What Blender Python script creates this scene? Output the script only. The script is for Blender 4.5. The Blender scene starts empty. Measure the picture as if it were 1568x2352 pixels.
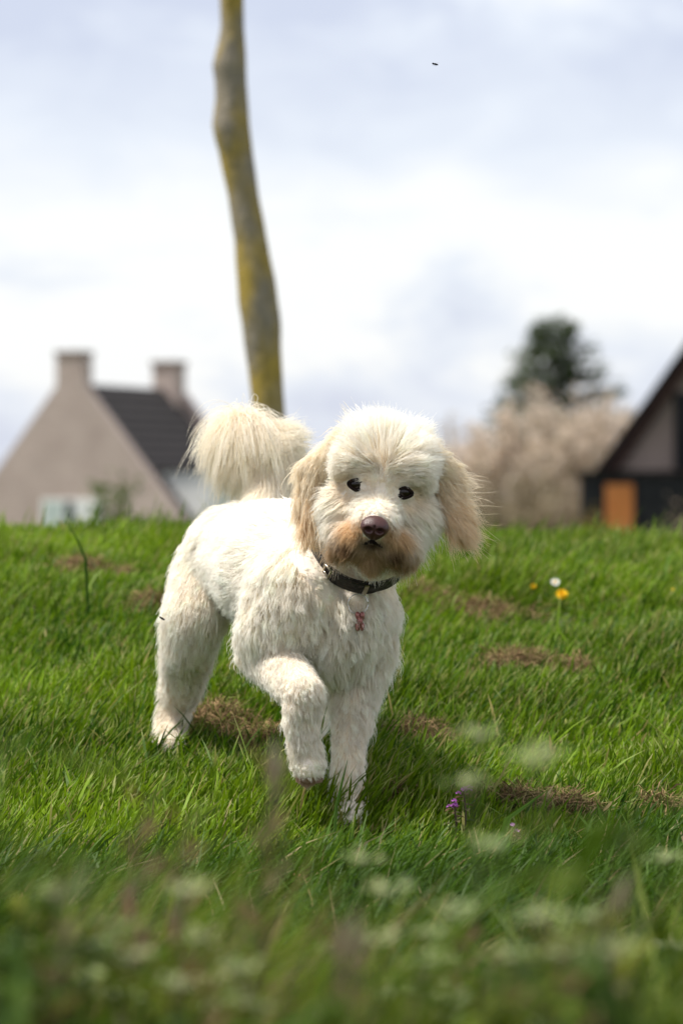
import bpy, bmesh, math, random
import numpy as np
from mathutils import Vector, Matrix, kdtree, noise as mnoise

scene = bpy.context.scene
COL = scene.collection
rng = np.random.default_rng(7)
random.seed(7)

# ------------------------------------------------------------------ camera
EYE = 0.57                      # eye height above the standing fore paw
FPX = 8301.0                    # focal length in units of a 1568 x 2352 picture
HOR = 1110.0                    # row of the true horizon in that picture
cam_d = bpy.data.cameras.new('camera')
cam = bpy.data.objects.new('camera', cam_d)
COL.objects.link(cam)
cam.location = (0, 0, EYE)
cam.rotation_euler = (math.radians(90), 0, 0)
cam_d.sensor_fit = 'VERTICAL'
cam_d.sensor_height = 36.0
cam_d.sensor_width = 24.0
cam_d.lens = FPX / 2352 * 36.0
cam_d.shift_y = -(1176 - HOR) / 2352
cam_d.clip_start = 0.05
cam_d.clip_end = 4000
cam_d.dof.use_dof = True
cam_d.dof.focus_distance = 5.95
cam_d.dof.aperture_fstop = 4.6
cam_d.dof.aperture_blades = 0
scene.camera = cam

# ------------------------------------------------------------------ world and sun
SUN_DIR = Vector((-0.46, -0.02, 0.88)).normalized()   # towards the sun
sun_el = math.asin(SUN_DIR.z)
sun_az = math.atan2(SUN_DIR.x, SUN_DIR.y)

world = bpy.data.worlds.new('World')
scene.world = world
world.use_nodes = True
wt = world.node_tree
for n in list(wt.nodes):
    wt.nodes.remove(n)
def wn(t, **kw):
    n = wt.nodes.new(t)
    for k, v in kw.items():
        setattr(n, k, v)
    return n
w_out = wn('ShaderNodeOutputWorld')
w_bg = wn('ShaderNodeBackground')
w_bg.inputs['Strength'].default_value = 0.1
sky = wn('ShaderNodeTexSky')
sky.sky_type = 'NISHITA'
sky.sun_disc = False
sky.sun_elevation = sun_el
sky.sun_rotation = sun_az
sky.air_density = 1.0
sky.dust_density = 1.5
tc = wn('ShaderNodeTexCoord')
mp = wn('ShaderNodeMapping')
mp.inputs['Scale'].default_value = (10.0, 10.0, 24.0)
mp.inputs['Location'].default_value = (3.1, 0.0, 1.7)
wt.links.new(tc.outputs['Generated'], mp.inputs['Vector'])
nz = wn('ShaderNodeTexNoise')
nz.inputs['Scale'].default_value = 1.0
nz.inputs['Detail'].default_value = 5.0
nz.inputs['Roughness'].default_value = 0.56
nz.inputs['Distortion'].default_value = 0.3
wt.links.new(mp.outputs['Vector'], nz.inputs['Vector'])
sep = wn('ShaderNodeSeparateXYZ')
wt.links.new(tc.outputs['Generated'], sep.inputs[0])
def wmath(op, a, b=None):
    n = wn('ShaderNodeMath', operation=op)
    for i, v in enumerate((a, b)):
        if hasattr(v, 'type'):
            wt.links.new(v, n.inputs[i])
        elif v is not None:
            n.inputs[i].default_value = v
    return n.outputs[0]
ph = wmath('MULTIPLY', sep.outputs['Z'], 2 * math.pi / 0.12)      # cloud decks one above the other
ph2 = wmath('MULTIPLY', wmath('SUBTRACT', nz.outputs['Fac'], 0.5), 7.0)
band = wmath('SINE', wmath('ADD', wmath('ADD', ph, ph2), -1.83), None)
haze_w = wmath('POWER', 0.5, wmath('MULTIPLY', wmath('ABSOLUTE', sep.outputs['Z'], None), 30.0))   # paler towards the horizon
mp2 = wn('ShaderNodeMapping')
mp2.inputs['Scale'].default_value = (26.0, 26.0, 58.0)
mp2.inputs['Location'].default_value = (0.4, 2.0, 0.9)
wt.links.new(tc.outputs['Generated'], mp2.inputs['Vector'])
nz2 = wn('ShaderNodeTexNoise')
nz2.inputs['Scale'].default_value = 1.0
nz2.inputs['Detail'].default_value = 6.0
nz2.inputs['Roughness'].default_value = 0.55
nz2.inputs['Distortion'].default_value = 0.4
wt.links.new(mp2.outputs['Vector'], nz2.inputs['Vector'])
big = wmath('MULTIPLY_ADD', nz.outputs['Fac'], 0.85)
big.node.inputs[2].default_value = -0.06
fine = wmath('MULTIPLY_ADD', nz2.outputs['Fac'], 0.34)
fine.node.inputs[2].default_value = -0.17
mixv = wmath('ADD', wmath('ADD', wmath('ADD', wmath('MULTIPLY', band, 0.15), big), fine), wmath('MULTIPLY', haze_w, 0.09))
ramp = wn('ShaderNodeValToRGB')
cr = ramp.color_ramp
cr.elements[0].position = 0.20
cr.elements[0].color = (4.4, 4.7, 5.7, 1)
cr.elements[1].position = 0.52
cr.elements[1].color = (6.75, 6.8, 6.85, 1)
e = cr.elements.new(0.37)
e.color = (5.55, 5.85, 6.5, 1)
wt.links.new(mixv, ramp.inputs['Fac'])
wmix = wn('ShaderNodeMix', data_type='RGBA')
wmix.inputs['Factor'].default_value = 0.86
wt.links.new(sky.outputs['Color'], wmix.inputs['A'])
wt.links.new(ramp.outputs['Color'], wmix.inputs['B'])
wt.links.new(wmix.outputs['Result'], w_bg.inputs['Color'])
wt.links.new(w_bg.outputs[0], w_out.inputs['Surface'])

sun_d = bpy.data.lights.new('sun', 'SUN')
sun_d.energy = 4.2
sun_d.angle = math.radians(11.0)
sun_d.color = (1.0, 0.95, 0.87)
sun = bpy.data.objects.new('sun', sun_d)
COL.objects.link(sun)
sun.rotation_euler = (-SUN_DIR).to_track_quat('-Z', 'Y').to_euler()
sun.location = (-6, 0, 12)

vs = scene.view_settings
vs.view_transform = 'Standard'
vs.look = 'None'
vs.exposure = 0.66
vs.gamma = 1.0
vs.use_curve_mapping = False
scene.render.engine = 'CYCLES'
cy = scene.cycles
cy.use_denoising = True
cy.use_adaptive_sampling = False
cy.max_bounces = 10
cy.diffuse_bounces = 8
cy.glossy_bounces = 3
cy.transmission_bounces = 5
cy.transparent_max_bounces = 8
cy.sample_clamp_indirect = 4.0
scene.cycles_curves.shape = 'RIBBONS'
scene.cycles_curves.subdivisions = 2

# ------------------------------------------------------------------ helpers
def P(u, v, d):
    """picture column and row (1568 x 2352) at a distance -> world point"""
    return Vector(((u - 784.0) * d / FPX, d, EYE - (v - HOR) * d / FPX))

def ground(x, y):
    y = np.asarray(y, float)
    x = np.asarray(x, float)
    z = 0.14 * (np.clip(y, 2.0, 8.6) - 6.0) - 0.01
    z = z + np.where(y < 2.0, 0.02 * (y - 2.0), 0.0)
    a = np.clip(y - 8.6, 0, 1.2)
    z = z + 0.14 * a - (0.20 / 1.2) * a * a / 2
    b = np.clip(y - 9.8, 0, 36.0)
    z = z - 0.085 * b
    near = np.clip((12 - y) / 3, 0, 1)
    z = z + near * (0.010 * np.sin(3.1 * x + 1.3 * y) + 0.008 * np.sin(5.3 * y - 2.2 * x + 1.0) + 0.006 * np.sin(9 * x + 4 * y))
    z = z - (np.clip(x, -.15, .3) * 0.050 + np.clip(x - .3, 0, 1.2) * .085) * np.clip((y - 7) / 2, 0, 1) * near
    z = z + np.clip(x * 0.16, -0.4, 1.2) * np.clip((y - 35) / 30, 0, 1)
    return z

def gz(x, y):
    return float(ground(x, y))

def new_mat(name):
    m = bpy.data.materials.new(name)
    m.use_nodes = True
    nt = m.node_tree
    b = nt.nodes['Principled BSDF']
    return m, nt, b

def mat_noise(name, c1, c2, scale=5.0, rough=0.8, bump=0.0, detail=4.0, metallic=0.0, spec=0.3, lo=0.35, hi=0.65):
    m, nt, b = new_mat(name)
    t = nt.nodes.new('ShaderNodeTexCoord')
    n = nt.nodes.new('ShaderNodeTexNoise')
    n.inputs['Scale'].default_value = scale
    n.inputs['Detail'].default_value = detail
    nt.links.new(t.outputs['Object'], n.inputs['Vector'])
    r = nt.nodes.new('ShaderNodeValToRGB')
    r.color_ramp.elements[0].position = lo
    r.color_ramp.elements[1].position = hi
    r.color_ramp.elements[0].color = (*c1, 1)
    r.color_ramp.elements[1].color = (*c2, 1)
    nt.links.new(n.outputs['Fac'], r.inputs['Fac'])
    nt.links.new(r.outputs['Color'], b.inputs['Base Color'])
    b.inputs['Roughness'].default_value = rough
    b.inputs['Metallic'].default_value = metallic
    b.inputs['Specular IOR Level'].default_value = spec
    if bump:
        bp = nt.nodes.new('ShaderNodeBump')
        bp.inputs['Strength'].default_value = bump
        bp.inputs['Distance'].default_value = 0.02
        nt.links.new(n.outputs['Fac'], bp.inputs['Height'])
        nt.links.new(bp.outputs['Normal'], b.inputs['Normal'])
    return m

def mat_leaf(name, translucent=0.35, rough=0.5, spec=0.3):
    """colour from the 'col' attribute, part of the light shining through"""
    m, nt, b = new_mat(name)
    a = nt.nodes.new('ShaderNodeAttribute')
    a.attribute_name = 'col'
    nt.links.new(a.outputs['Color'], b.inputs['Base Color'])
    b.inputs['Roughness'].default_value = rough
    b.inputs['Specular IOR Level'].default_value = spec
    tr = nt.nodes.new('ShaderNodeBsdfTranslucent')
    nt.links.new(a.outputs['Color'], tr.inputs['Color'])
    mx = nt.nodes.new('ShaderNodeMixShader')
    mx.inputs[0].default_value = translucent
    nt.links.new(b.outputs[0], mx.inputs[1])
    nt.links.new(tr.outputs[0], mx.inputs[2])
    nt.links.new(mx.outputs[0], nt.nodes['Material Output'].inputs['Surface'])
    return m

def link(name, data, parent=None, mat=None):
    o = bpy.data.objects.new(name, data)
    COL.objects.link(o)
    if parent is not None:
        o.parent = parent
    if mat is not None and data is not None:
        data.materials.append(mat)
    return o

def tag(o, label=None, cat=None, group=None, kind=None):
    if label: o['label'] = label
    if cat: o['category'] = cat
    if group: o['group'] = group
    if kind: o['kind'] = kind
    return o

def empty(name, loc=(0, 0, 0), rz=0.0):
    o = link(name, None)
    o.location = loc
    o.rotation_euler = (0, 0, rz)
    o.empty_display_size = 0.1
    return o

def mesh_from(name, verts, faces, cols=None, smooth=False):
    me = bpy.data.meshes.new(name)
    verts = np.asarray(verts, np.float32)
    me.from_pydata(verts.tolist(), [], faces if isinstance(faces, list) else faces.tolist())
    if cols is not None:
        at = me.attributes.new('col', 'FLOAT_COLOR', 'POINT')
        c = np.ones((len(verts), 4), np.float32)
        c[:, :3] = cols
        at.data.foreach_set('color', c.ravel())
    if smooth:
        me.polygons.foreach_set('use_smooth', [True] * len(me.polygons))
    me.update()
    return me

def mesh_fast(name, verts, quads, tris, cols, smooth=True):
    """big meshes: numpy arrays straight into the mesh"""
    me = bpy.data.meshes.new(name)
    nv, nq, ntr = len(verts), len(quads), len(tris)
    me.vertices.add(nv)
    me.vertices.foreach_set('co', np.asarray(verts, np.float32).ravel())
    loops = np.concatenate([np.asarray(quads, np.int32).ravel(), np.asarray(tris, np.int32).ravel()])
    me.loops.add(len(loops))
    me.loops.foreach_set('vertex_index', loops)
    me.polygons.add(nq + ntr)
    starts = np.concatenate([np.arange(nq) * 4, nq * 4 + np.arange(ntr) * 3]).astype(np.int32)
    me.polygons.foreach_set('loop_start', starts)
    me.update(calc_edges=True)
    at = me.attributes.new('col', 'FLOAT_COLOR', 'POINT')
    c = np.ones((nv, 4), np.float32)
    c[:, :3] = cols
    at.data.foreach_set('color', c.ravel())
    if smooth:
        me.polygons.foreach_set('use_smooth', np.ones(nq + ntr, bool))
    me.validate()
    return me

def bm_mesh(name, bm, smooth=False):
    me = bpy.data.meshes.new(name)
    bm.normal_update()
    bm.to_mesh(me)
    bm.free()
    if smooth:
        me.polygons.foreach_set('use_smooth', [True] * len(me.polygons))
    return me

def bm_box(bm, lo, hi, bevel=0.0):
    v = [bm.verts.new((x, y, z)) for x in (lo[0], hi[0]) for y in (lo[1], hi[1]) for z in (lo[2], hi[2])]
    idx = [(0, 1, 3, 2), (4, 6, 7, 5), (0, 4, 5, 1), (2, 3, 7, 6), (0, 2, 6, 4), (1, 5, 7, 3)]
    fs = [bm.faces.new([v[i] for i in f]) for f in idx]
    if bevel:
        es = {e for f in fs for e in f.edges}
        bmesh.ops.bevel(bm, geom=list(es), offset=bevel, segments=2, affect='EDGES', profile=0.5)

def tube_arrays(pts, rads, seg=10):
    """tapered tube along a polyline"""
    pts = [Vector(p) for p in pts]
    V, F = [], []
    n = len(pts)
    ref = Vector((0.3, 1, 0.1)).normalized()
    for i, p in enumerate(pts):
        t = (pts[min(i + 1, n - 1)] - pts[max(i - 1, 0)]).normalized()
        a = t.cross(ref)
        if a.length < 1e-3:
            a = t.cross(Vector((1, 0, 0)))
        a.normalize()
        b = t.cross(a)
        for k in range(seg):
            th = 2 * math.pi * k / seg
            V.append(p + (a * math.cos(th) + b * math.sin(th)) * rads[i])
    for i in range(n - 1):
        for k in range(seg):
            k2 = (k + 1) % seg
            F.append((i * seg + k, i * seg + k2, (i + 1) * seg + k2, (i + 1) * seg + k))
    F.append(tuple(range(seg))[::-1])
    F.append(tuple((n - 1) * seg + k for k in range(seg)))
    return V, F

class Arr:
    """collects vertices, faces and colours of ONE part"""
    def __init__(s): s.v, s.f, s.c = [], [], []
    def add(s, V, F, c):
        o = len(s.v)
        s.v += [tuple(p) for p in V]
        s.f += [tuple(i + o for i in f) for f in F]
        s.c += [c] * len(V)
    def tube(s, pts, rads, c, seg=6): s.add(*tube_arrays(pts, rads, seg), c)
    def leaf(s, base, direction, side, length, width, c, droop=0.0, fold=0.15):
        d, w = Vector(direction).normalized(), Vector(side).normalized()
        n = d.cross(w)
        b = Vector(base)
        m1 = b + d * length * 0.38 + Vector((0, 0, -droop * length * 0.12))
        m2 = b + d * length * 0.72 + Vector((0, 0, -droop * length * 0.4))
        t = b + d * length + Vector((0, 0, -droop * length * 0.85))
        V = [b, m1 + w * width * .5 + n * width * fold, m1, m1 - w * width * .5 + n * width * fold,
             m2 + w * width * .38 + n * width * fold, m2, m2 - w * width * .38 + n * width * fold, t]
        s.add(V, [(0, 1, 2), (0, 2, 3), (1, 4, 5, 2), (2, 5, 6, 3), (4, 7, 5), (5, 7, 6)], c)
    def mesh(s, name, smooth=False): return mesh_from(name, s.v, s.f, s.c, smooth)

LEAF = mat_leaf('leaf_green', 0.30, 0.65, 0.15)
GRASS = mat_leaf('grass_blade', 0.36, 0.50, 0.14)
DRY = mat_leaf('dry_grass', 0.15, 0.9, 0.1)
PETAL = mat_leaf('petal', 0.35, 0.7, 0.2)
BLOSSOM = mat_leaf('blossom_twig', 0.42, 0.85, 0.1)

# ------------------------------------------------------------------ ground
def build_ground():
    xs = np.concatenate([np.linspace(-600, -40, 10), np.linspace(-30, -4, 12), np.linspace(-3.6, 3.6, 73), np.linspace(4, 30, 12), np.linspace(40, 600, 10)])
    ys = np.concatenate([np.linspace(-60, -2, 12), np.linspace(0, 12, 121), np.linspace(12.6, 50, 40), np.linspace(55, 120, 14), np.linspace(150, 2500, 14)])
    X, Y = np.meshgrid(xs, ys)
    Z = ground(X, Y)
    V = np.stack([X.ravel(), Y.ravel(), Z.ravel()], 1)
    nx = len(xs)
    i = np.arange(len(ys) - 1)[:, None] * nx + np.arange(nx - 1)[None, :]
    Q = np.stack([i, i + 1, i + 1 + nx, i + nx], -1).reshape(-1, 4)
    me = mesh_fast('lawn_ground', V, Q, np.zeros((0, 3), np.int32), np.ones((len(V), 3)) * .1)
    m, nt, b = new_mat('lawn_soil')
    t = nt.nodes.new('ShaderNodeTexCoord')
    n1 = nt.nodes.new('ShaderNodeTexNoise'); n1.inputs['Scale'].default_value = 3.0; n1.inputs['Detail'].default_value = 8
    n2 = nt.nodes.new('ShaderNodeTexNoise'); n2.inputs['Scale'].default_value = 60.0; n2.inputs['Detail'].default_value = 5
    for n in (n1, n2): nt.links.new(t.outputs['Object'], n.inputs['Vector'])
    mx = nt.nodes.new('ShaderNodeMix'); mx.data_type = 'RGBA'
    mx.inputs['A'].default_value = (0.040, 0.075, 0.010, 1)
    mx.inputs['B'].default_value = (0.060, 0.045, 0.022, 1)
    ad = nt.nodes.new('ShaderNodeMath'); ad.operation = 'MULTIPLY_ADD'
    nt.links.new(n1.outputs['Fac'], ad.inputs[0]); ad.inputs[1].default_value = 0.9
    nt.links.new(n2.outputs['Fac'], ad.inputs[2])
    rp = nt.nodes.new('ShaderNodeMapRange'); rp.inputs['From Min'].default_value = 0.90; rp.inputs['From Max'].default_value = 1.30
    nt.links.new(ad.outputs[0], rp.inputs['Value'])
    nt.links.new(rp.outputs[0], mx.inputs['Factor'])
    nt.links.new(mx.outputs['Result'], b.inputs['Base Color'])
    b.inputs['Roughness'].default_value = 0.95
    bp = nt.nodes.new('ShaderNodeBump'); bp.inputs['Strength'].default_value = 0.6; bp.inputs['Distance'].default_value = 0.02
    nt.links.new(n2.outputs['Fac'], bp.inputs['Height']); nt.links.new(bp.outputs[0], b.inputs['Normal'])
    o = link('ground', me, None, m)
    tag(o, 'grassy bank rising to a crest with fields behind', 'ground', kind='structure')
build_ground()

# ------------------------------------------------------------------ dry clippings: where they lie
CLUMPS = [  # column, row of the heap's middle in the picture, half width m, half depth m, height m, words
    (965, 1370, 0.075, 0.11, 0.035, 'thick light brown heap of dry grass clippings by the dog\'s chest'),
    (1110, 1405, 0.12, 0.14, 0.03, 'wide brown mat of dry grass clippings short of the yellow dandelion'),
    (1180, 1515, 0.10, 0.10, 0.022, 'thin straggling brown mat of dry clippings in bright mown grass'),
    (1335, 1530, 0.05, 0.05, 0.02, 'small brown dry clipping tuft at the end of a thin mat'),
    (955, 1690, 0.085, 0.10, 0.035, 'grey brown heap of clippings beside the planted fore leg'),
    (900, 1820, 0.06, 0.06, 0.014, 'small flat patch of straw clippings beside the planted paw'),
    (500, 1655, 0.09, 0.13, 0.035, 'rusty brown heap of dry clippings beside the hind leg'),
    (600, 1690, 0.07, 0.08, 0.022, 'dark straw clippings in shade behind the lifted paw'),
    (1180, 1830, 0.09, 0.07, 0.016, 'thin straw mat beside the purple flowers'),
    (1310, 1850, 0.06, 0.06, 0.03, 'dark matted heap of clippings beyond the purple flowers'),
    (1510, 1850, 0.07, 0.06, 0.03, 'brown clipping heap with a dark hollow in long grass'),
    (350, 1385, 0.06, 0.10, 0.02, 'faint brown clippings behind the dog\'s rump'),
    (195, 1305, 0.10, 0.16, 0.02, 'faint brown clippings near the lone tall grass stalk'),
]
def solve_ground(u, v):
    """first point of the ground along the ray through a picture point"""
    lo = 4.0
    for d in np.arange(4.0, 9.6, 0.01):
        p = P(u, v, d)
        if p.z <= gz(p.x, d) + 0.03:
            return p.x, d
    return P(u, v, 9.3).x, 9.3
CL = [(solve_ground(u, v), a, b, h, w) for u, v, a, b, h, w in CLUMPS]

def clump_mask(x, y):
    m = np.zeros_like(x)
    for (cx, cy_), a, b, h, w in CL:
        q = ((x - cx) / a) ** 2 + ((y - cy_) / b) ** 2
        m = np.maximum(m, np.clip(1.25 - q, 0, 1))
    return m

def vnoise(x, y, f, seed=0):
    """cheap smooth value noise"""
    r = np.random.default_rng(seed)
    T = r.random((64, 64))
    xf, yf = x * f + 100, y * f + 100
    xi, yi = np.floor(xf).astype(int), np.floor(yf).astype(int)
    tx, ty = xf - xi, yf - yi
    tx, ty = tx * tx * (3 - 2 * tx), ty * ty * (3 - 2 * ty)
    g = lambda i, j: T[i % 64, j % 64]
    return (g(xi, yi) * (1 - tx) + g(xi + 1, yi) * tx) * (1 - ty) + (g(xi, yi + 1) * (1 - tx) + g(xi + 1, yi + 1) * tx) * ty

def blades(name, X, Y, H, W, lean, laz, curve, base_c, tip_c, cut=False, zoff=-0.005):
    """grass blades; every array is per blade. lean = sideways run per height"""
    n = len(X)
    S = np.array([0.0, 0.4, 0.75])
    Z0 = ground(X, Y) + zoff
    faz = rng.uniform(0, 2 * np.pi, n)                      # the way the blade's flat side faces
    wx, wy = np.cos(faz), np.sin(faz)
    lx, ly = np.cos(laz), np.sin(laz)
    V = np.zeros((n, 7, 3), np.float32)
    C = np.zeros((n, 7, 3), np.float32)
    prof = [1.0, 0.95, 0.72 if not cut else 0.85]
    def pos(s):
        run = H * (lean * s + curve * s * s)
        up = H * s * np.sqrt(np.clip(1 - (0.6 * lean + 0.55 * curve * s) ** 2, 0.12, 1))
        return X + lx * run, Y + ly * run, Z0 + up
    for k, s in enumerate(S):
        px, py, pz = pos(s)
        hw = W * prof[k] * 0.5
        V[:, 2 * k] = np.stack([px - wx * hw, py - wy * hw, pz], 1)
        V[:, 2 * k + 1] = np.stack([px + wx * hw, py + wy * hw, pz], 1)
        c = base_c * (1 - s) + tip_c * s if not cut else base_c * (1 - 0.5 * s) + base_c * 0.5 * s
        C[:, 2 * k] = c
        C[:, 2 * k + 1] = c
    px, py, pz = pos(1.0)
    V[:, 6] = np.stack([px, py, pz], 1)
    C[:, 6] = tip_c
    o = np.arange(n)[:, None] * 7
    Q = np.concatenate([o + np.array([[0, 1, 3, 2]]), o + np.array([[2, 3, 5, 4]])])
    T = o + np.array([[4, 5, 6]])
    return mesh_fast(name, V.reshape(-1, 3), Q, T, C.reshape(-1, 3))

def lerp3(a, b, t):
    return np.array(a)[None, :] * (1 - t[:, None]) + np.array(b)[None, :] * t[:, None]

def scatter(n, y0, y1, margin, power=1.0):
    y = y0 + (y1 - y0) * rng.random(n) ** power
    hw = 0.0944 * y + margin
    return rng.uniform(-1, 1, n) * hw, y

def build_grass():
    # mown turf from the dog's feet to the crest
    n = 265000
    X, Y = scatter(n, 5.35, 10.2, 0.62)
    edge = 5.64 + 0.14 * (vnoise(X, Y, 2.2, 3) - 0.5) * 2 + 0.10 * np.clip(X, -0.4, 0.6)
    keep = (Y > edge + rng.normal(0, 0.06, n))
    cm = clump_mask(X, Y)
    keep &= rng.random(n) > cm * 0.55
    thin = vnoise(X, Y, 4.5, 9)
    keep &= rng.random(n) < 0.45 + 0.9 * thin
    X, Y = X[keep], Y[keep]
    n = len(X)
    ht = vnoise(X, Y, 3.0, 5)
    H = (0.026 + 0.060 * ht * ht + .02 * vnoise(X, Y, 9.0, 6)) * rng.uniform(0.5, 1.4, n)
    for fx, fy, fr in ((.018, 5.86, .13), (-.32, 6.47, .04)):     # trodden where the paws stand
        H = H * (1 - .55 * np.exp(-((X - fx) ** 2 + (Y - fy) ** 2) / fr ** 2))
    for fu, fv in ((1289, 1378), (1274, 1352), (1224, 1364), (1544, 1368)):
        fx, fy = solve_ground(fu, fv)
        H = H * (1 - .45 * np.exp(-((X - fx) ** 2 / .05 ** 2 + (Y - fy + .12) ** 2 / .22 ** 2)))
    tall = rng.random(n) < 0.045
    H = np.where(tall, H * rng.uniform(1.3, 1.9, n), H)
    W = rng.uniform(0.0024, 0.0060, n)
    t = np.clip(vnoise(X, Y, 2.0, 11) * 0.45 + rng.random(n) * 0.8 - .1, 0, 1)
    base = lerp3((0.024, 0.080, 0.004), (0.190, 0.300, 0.008), t)
    base *= (1.15 - .45 * ht)[:, None]                      # blades darker where the turf is taller
    yel = rng.random(n) < 0.08
    base[yel] = lerp3((0.30, 0.24, 0.09), (0.22, 0.26, 0.05), rng.random(yel.sum()))
    tip = base * 1.15
    pale = rng.random(n) < 0.33
    tip[pale] = lerp3((0.34, 0.36, 0.10), (0.45, 0.42, 0.20), rng.random(pale.sum()))
    laz = rng.normal(0.15, 1.1, n)
    me = blades('mown_grass', X, Y, H, W, rng.uniform(0.05, 0.7, n), laz, rng.uniform(0, 0.5, n), base, tip, cut=True)
    tag(link('mown_grass', me, None, GRASS), 'short bright green mown grass covering the bank', 'grass', kind='stuff')
    # lusher uncut grass below the dog; its dark green has shade painted in
    n = 74000
    X, Y = scatter(n, 4.0, 6.05, 0.62)
    edge = 5.64 + 0.14 * (vnoise(X, Y, 2.2, 3) - 0.5) * 2 + 0.10 * np.clip(X, -0.4, 0.6)
    keep = Y < edge + rng.normal(0, 0.10, n)
    cm = clump_mask(X, Y)
    keep &= rng.random(n) > cm * 0.8
    X, Y = X[keep], Y[keep]
    n = len(X)
    ht = vnoise(X, Y, 3.5, 15)
    near = np.clip((5.85 - Y) / 0.9, 0, 1)
    H = (0.055 + 0.045 * ht + 0.070 * near) * rng.uniform(0.5, 1.35, n)
    W = rng.uniform(0.0036, 0.0080, n)
    t = np.clip(vnoise(X, Y, 2.5, 12) * 0.5 + rng.random(n) * 0.55, 0, 1)
    base = lerp3((0.010, 0.038, 0.003), (0.062, 0.125, 0.006), t)
    dead = rng.random(n) < 0.035
    base[dead] = lerp3((0.25, 0.19, 0.08), (0.30, 0.26, 0.14), rng.random(dead.sum()))
    tip = base * rng.uniform(0.9, 1.35, (n, 1))
    laz = rng.normal(0.2, 0.9, n)
    me = blades('long_grass', X, Y, H, W, rng.uniform(0.05, 0.6, n), laz, rng.uniform(0.15, 1.0, n), base, tip)
    tag(link('long_grass', me, None, GRASS), 'longer dark green uncut grass at the foot of the bank, with shade in its colour', 'grass', kind='stuff')
    # rough verge: tall stalks on the lower bank
    n = 12000
    X, Y = scatter(n, 2.2, 4.6, 0.30)
    U = 784 + X * FPX / Y
    VT = np.interp(U, [0, 300, 700, 1100, 1568], [1930, 2030, 2140, 2060, 1930]) + 420 * rng.random(n) ** .7
    H = np.clip((EYE - (VT - HOR) * Y / FPX - ground(X, Y)) * 1.12, .10, .75)
    W = rng.uniform(0.004, 0.010, n)
    t = rng.random(n)
    base = lerp3((0.024, 0.058, 0.003), (0.115, 0.155, 0.006), t)
    dead = rng.random(n) < 0.12
    base[dead] = lerp3((0.10, 0.07, 0.03), (0.18, 0.14, 0.06), rng.random(dead.sum()))
    me = blades('verge_grass', X, Y, H, W, rng.uniform(0.05, 0.5, n), rng.normal(0.2, 1.0, n), rng.uniform(0.1, 0.9, n), base, base * 1.2)
    tag(link('verge_grass', me, None, GRASS), 'tall rough grass of the verge below the bank', 'grass', kind='stuff')
    # the same turf to either side, thinner
    n = 95000
    Y = rng.uniform(2.5, 10.6, n)
    X = rng.uniform(-3.4, 3.4, n)
    keep = np.abs(X) > 0.0944 * Y + 0.60
    X, Y = X[keep], Y[keep]
    n = len(X)
    H = np.where(Y < 5.7, 0.12, 0.05) * rng.uniform(0.5, 1.4, n)
    base = lerp3((0.04, 0.10, 0.010), (0.12, 0.21, 0.016), rng.random(n))
    me = blades('side_grass', X, Y, H, rng.uniform(0.004, 0.008, n), rng.uniform(0.05, 0.6, n), rng.normal(0.2, 1.0, n), rng.uniform(0.1, 0.7, n), base, base * 1.2)
    tag(link('side_grass', me, None, GRASS), 'green grass continuing along the bank to both sides', 'grass', kind='stuff')
build_grass()

def build_clumps():
    for (cx, cy_), a, b, h, words in CL:
        n = int(2600 * (a * b / 0.01) ** 0.75)
        r = np.sqrt(rng.random(n)); th = rng.uniform(0, 2 * np.pi, n)
        wob = 0.8 + 0.35 * np.sin(3 * th + cx * 40) + 0.15 * np.sin(7 * th)
        x = r * np.cos(th) * a * wob; y = r * np.sin(th) * b * wob
        top = h * np.clip(1 - r ** 2, 0, 1) * (0.55 + 0.9 * vnoise(x + cx, y + cy_, 40, 4))
        z = ground(cx + x, cy_ + y) + 0.020 + top * rng.uniform(0.35, 1.0, n)
        L = rng.uniform(0.018, 0.055, n); W = rng.uniform(0.0008, 0.0022, n)
        kp = vnoise(x + cx * 3, y + cy_ * 3, 28, 8) + .35 * (1 - r) > rng.uniform(.30, .62, n)
        x, y, z, L, W, r = x[kp], y[kp], z[kp], L[kp], W[kp], r[kp]; n = len(x)
        az = rng.uniform(0, 2 * np.pi, n); el = rng.normal(0.12, 0.45, n)
        d = np.stack([np.cos(az) * np.cos(el), np.sin(az) * np.cos(el), np.sin(el)], 1)
        s = np.stack([-np.sin(az), np.cos(az), rng.normal(0, .5, n)], 1)
        bend = rng.normal(0, 0.25, (n, 3)) * L[:, None]
        p0 = np.stack([x, y, z - gz(cx, cy_)], 1)
        p1 = p0 + d * L[:, None] * .5 + bend * .5
        p2 = p0 + d * L[:, None] + np.array([0, 0, -0.006])
        V = np.stack([p0, p1 - s * W[:, None] * .5, p1 + s * W[:, None] * .5, p2], 1).reshape(-1, 3)
        o = np.arange(n)[:, None] * 4
        T = np.concatenate([o + np.array([[0, 1, 2]]), o + np.array([[1, 3, 2]])])
        t = rng.random(n)
        c = lerp3((0.055, 0.034, 0.018), (0.36, 0.245, 0.125), t)
        g = rng.random(n) < 0.12
        c[g] = (0.16, 0.19, 0.05)
        me = mesh_fast('clipping_heap', V, np.zeros((0, 4), np.int32), T, np.repeat(c, 4, 0), smooth=False)
        ob = link('clipping_heap', me, None, DRY)
        ob.location = (cx, cy_, gz(cx, cy_))
        tag(ob, words, 'grass clippings', 'heaps of dry clippings on the bank')
build_clumps()

# ------------------------------------------------------------------ the dog
DOG_O = Vector((P(720, 0, 6.2).x, 6.2, gz(-0.05, 6.2)))

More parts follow.
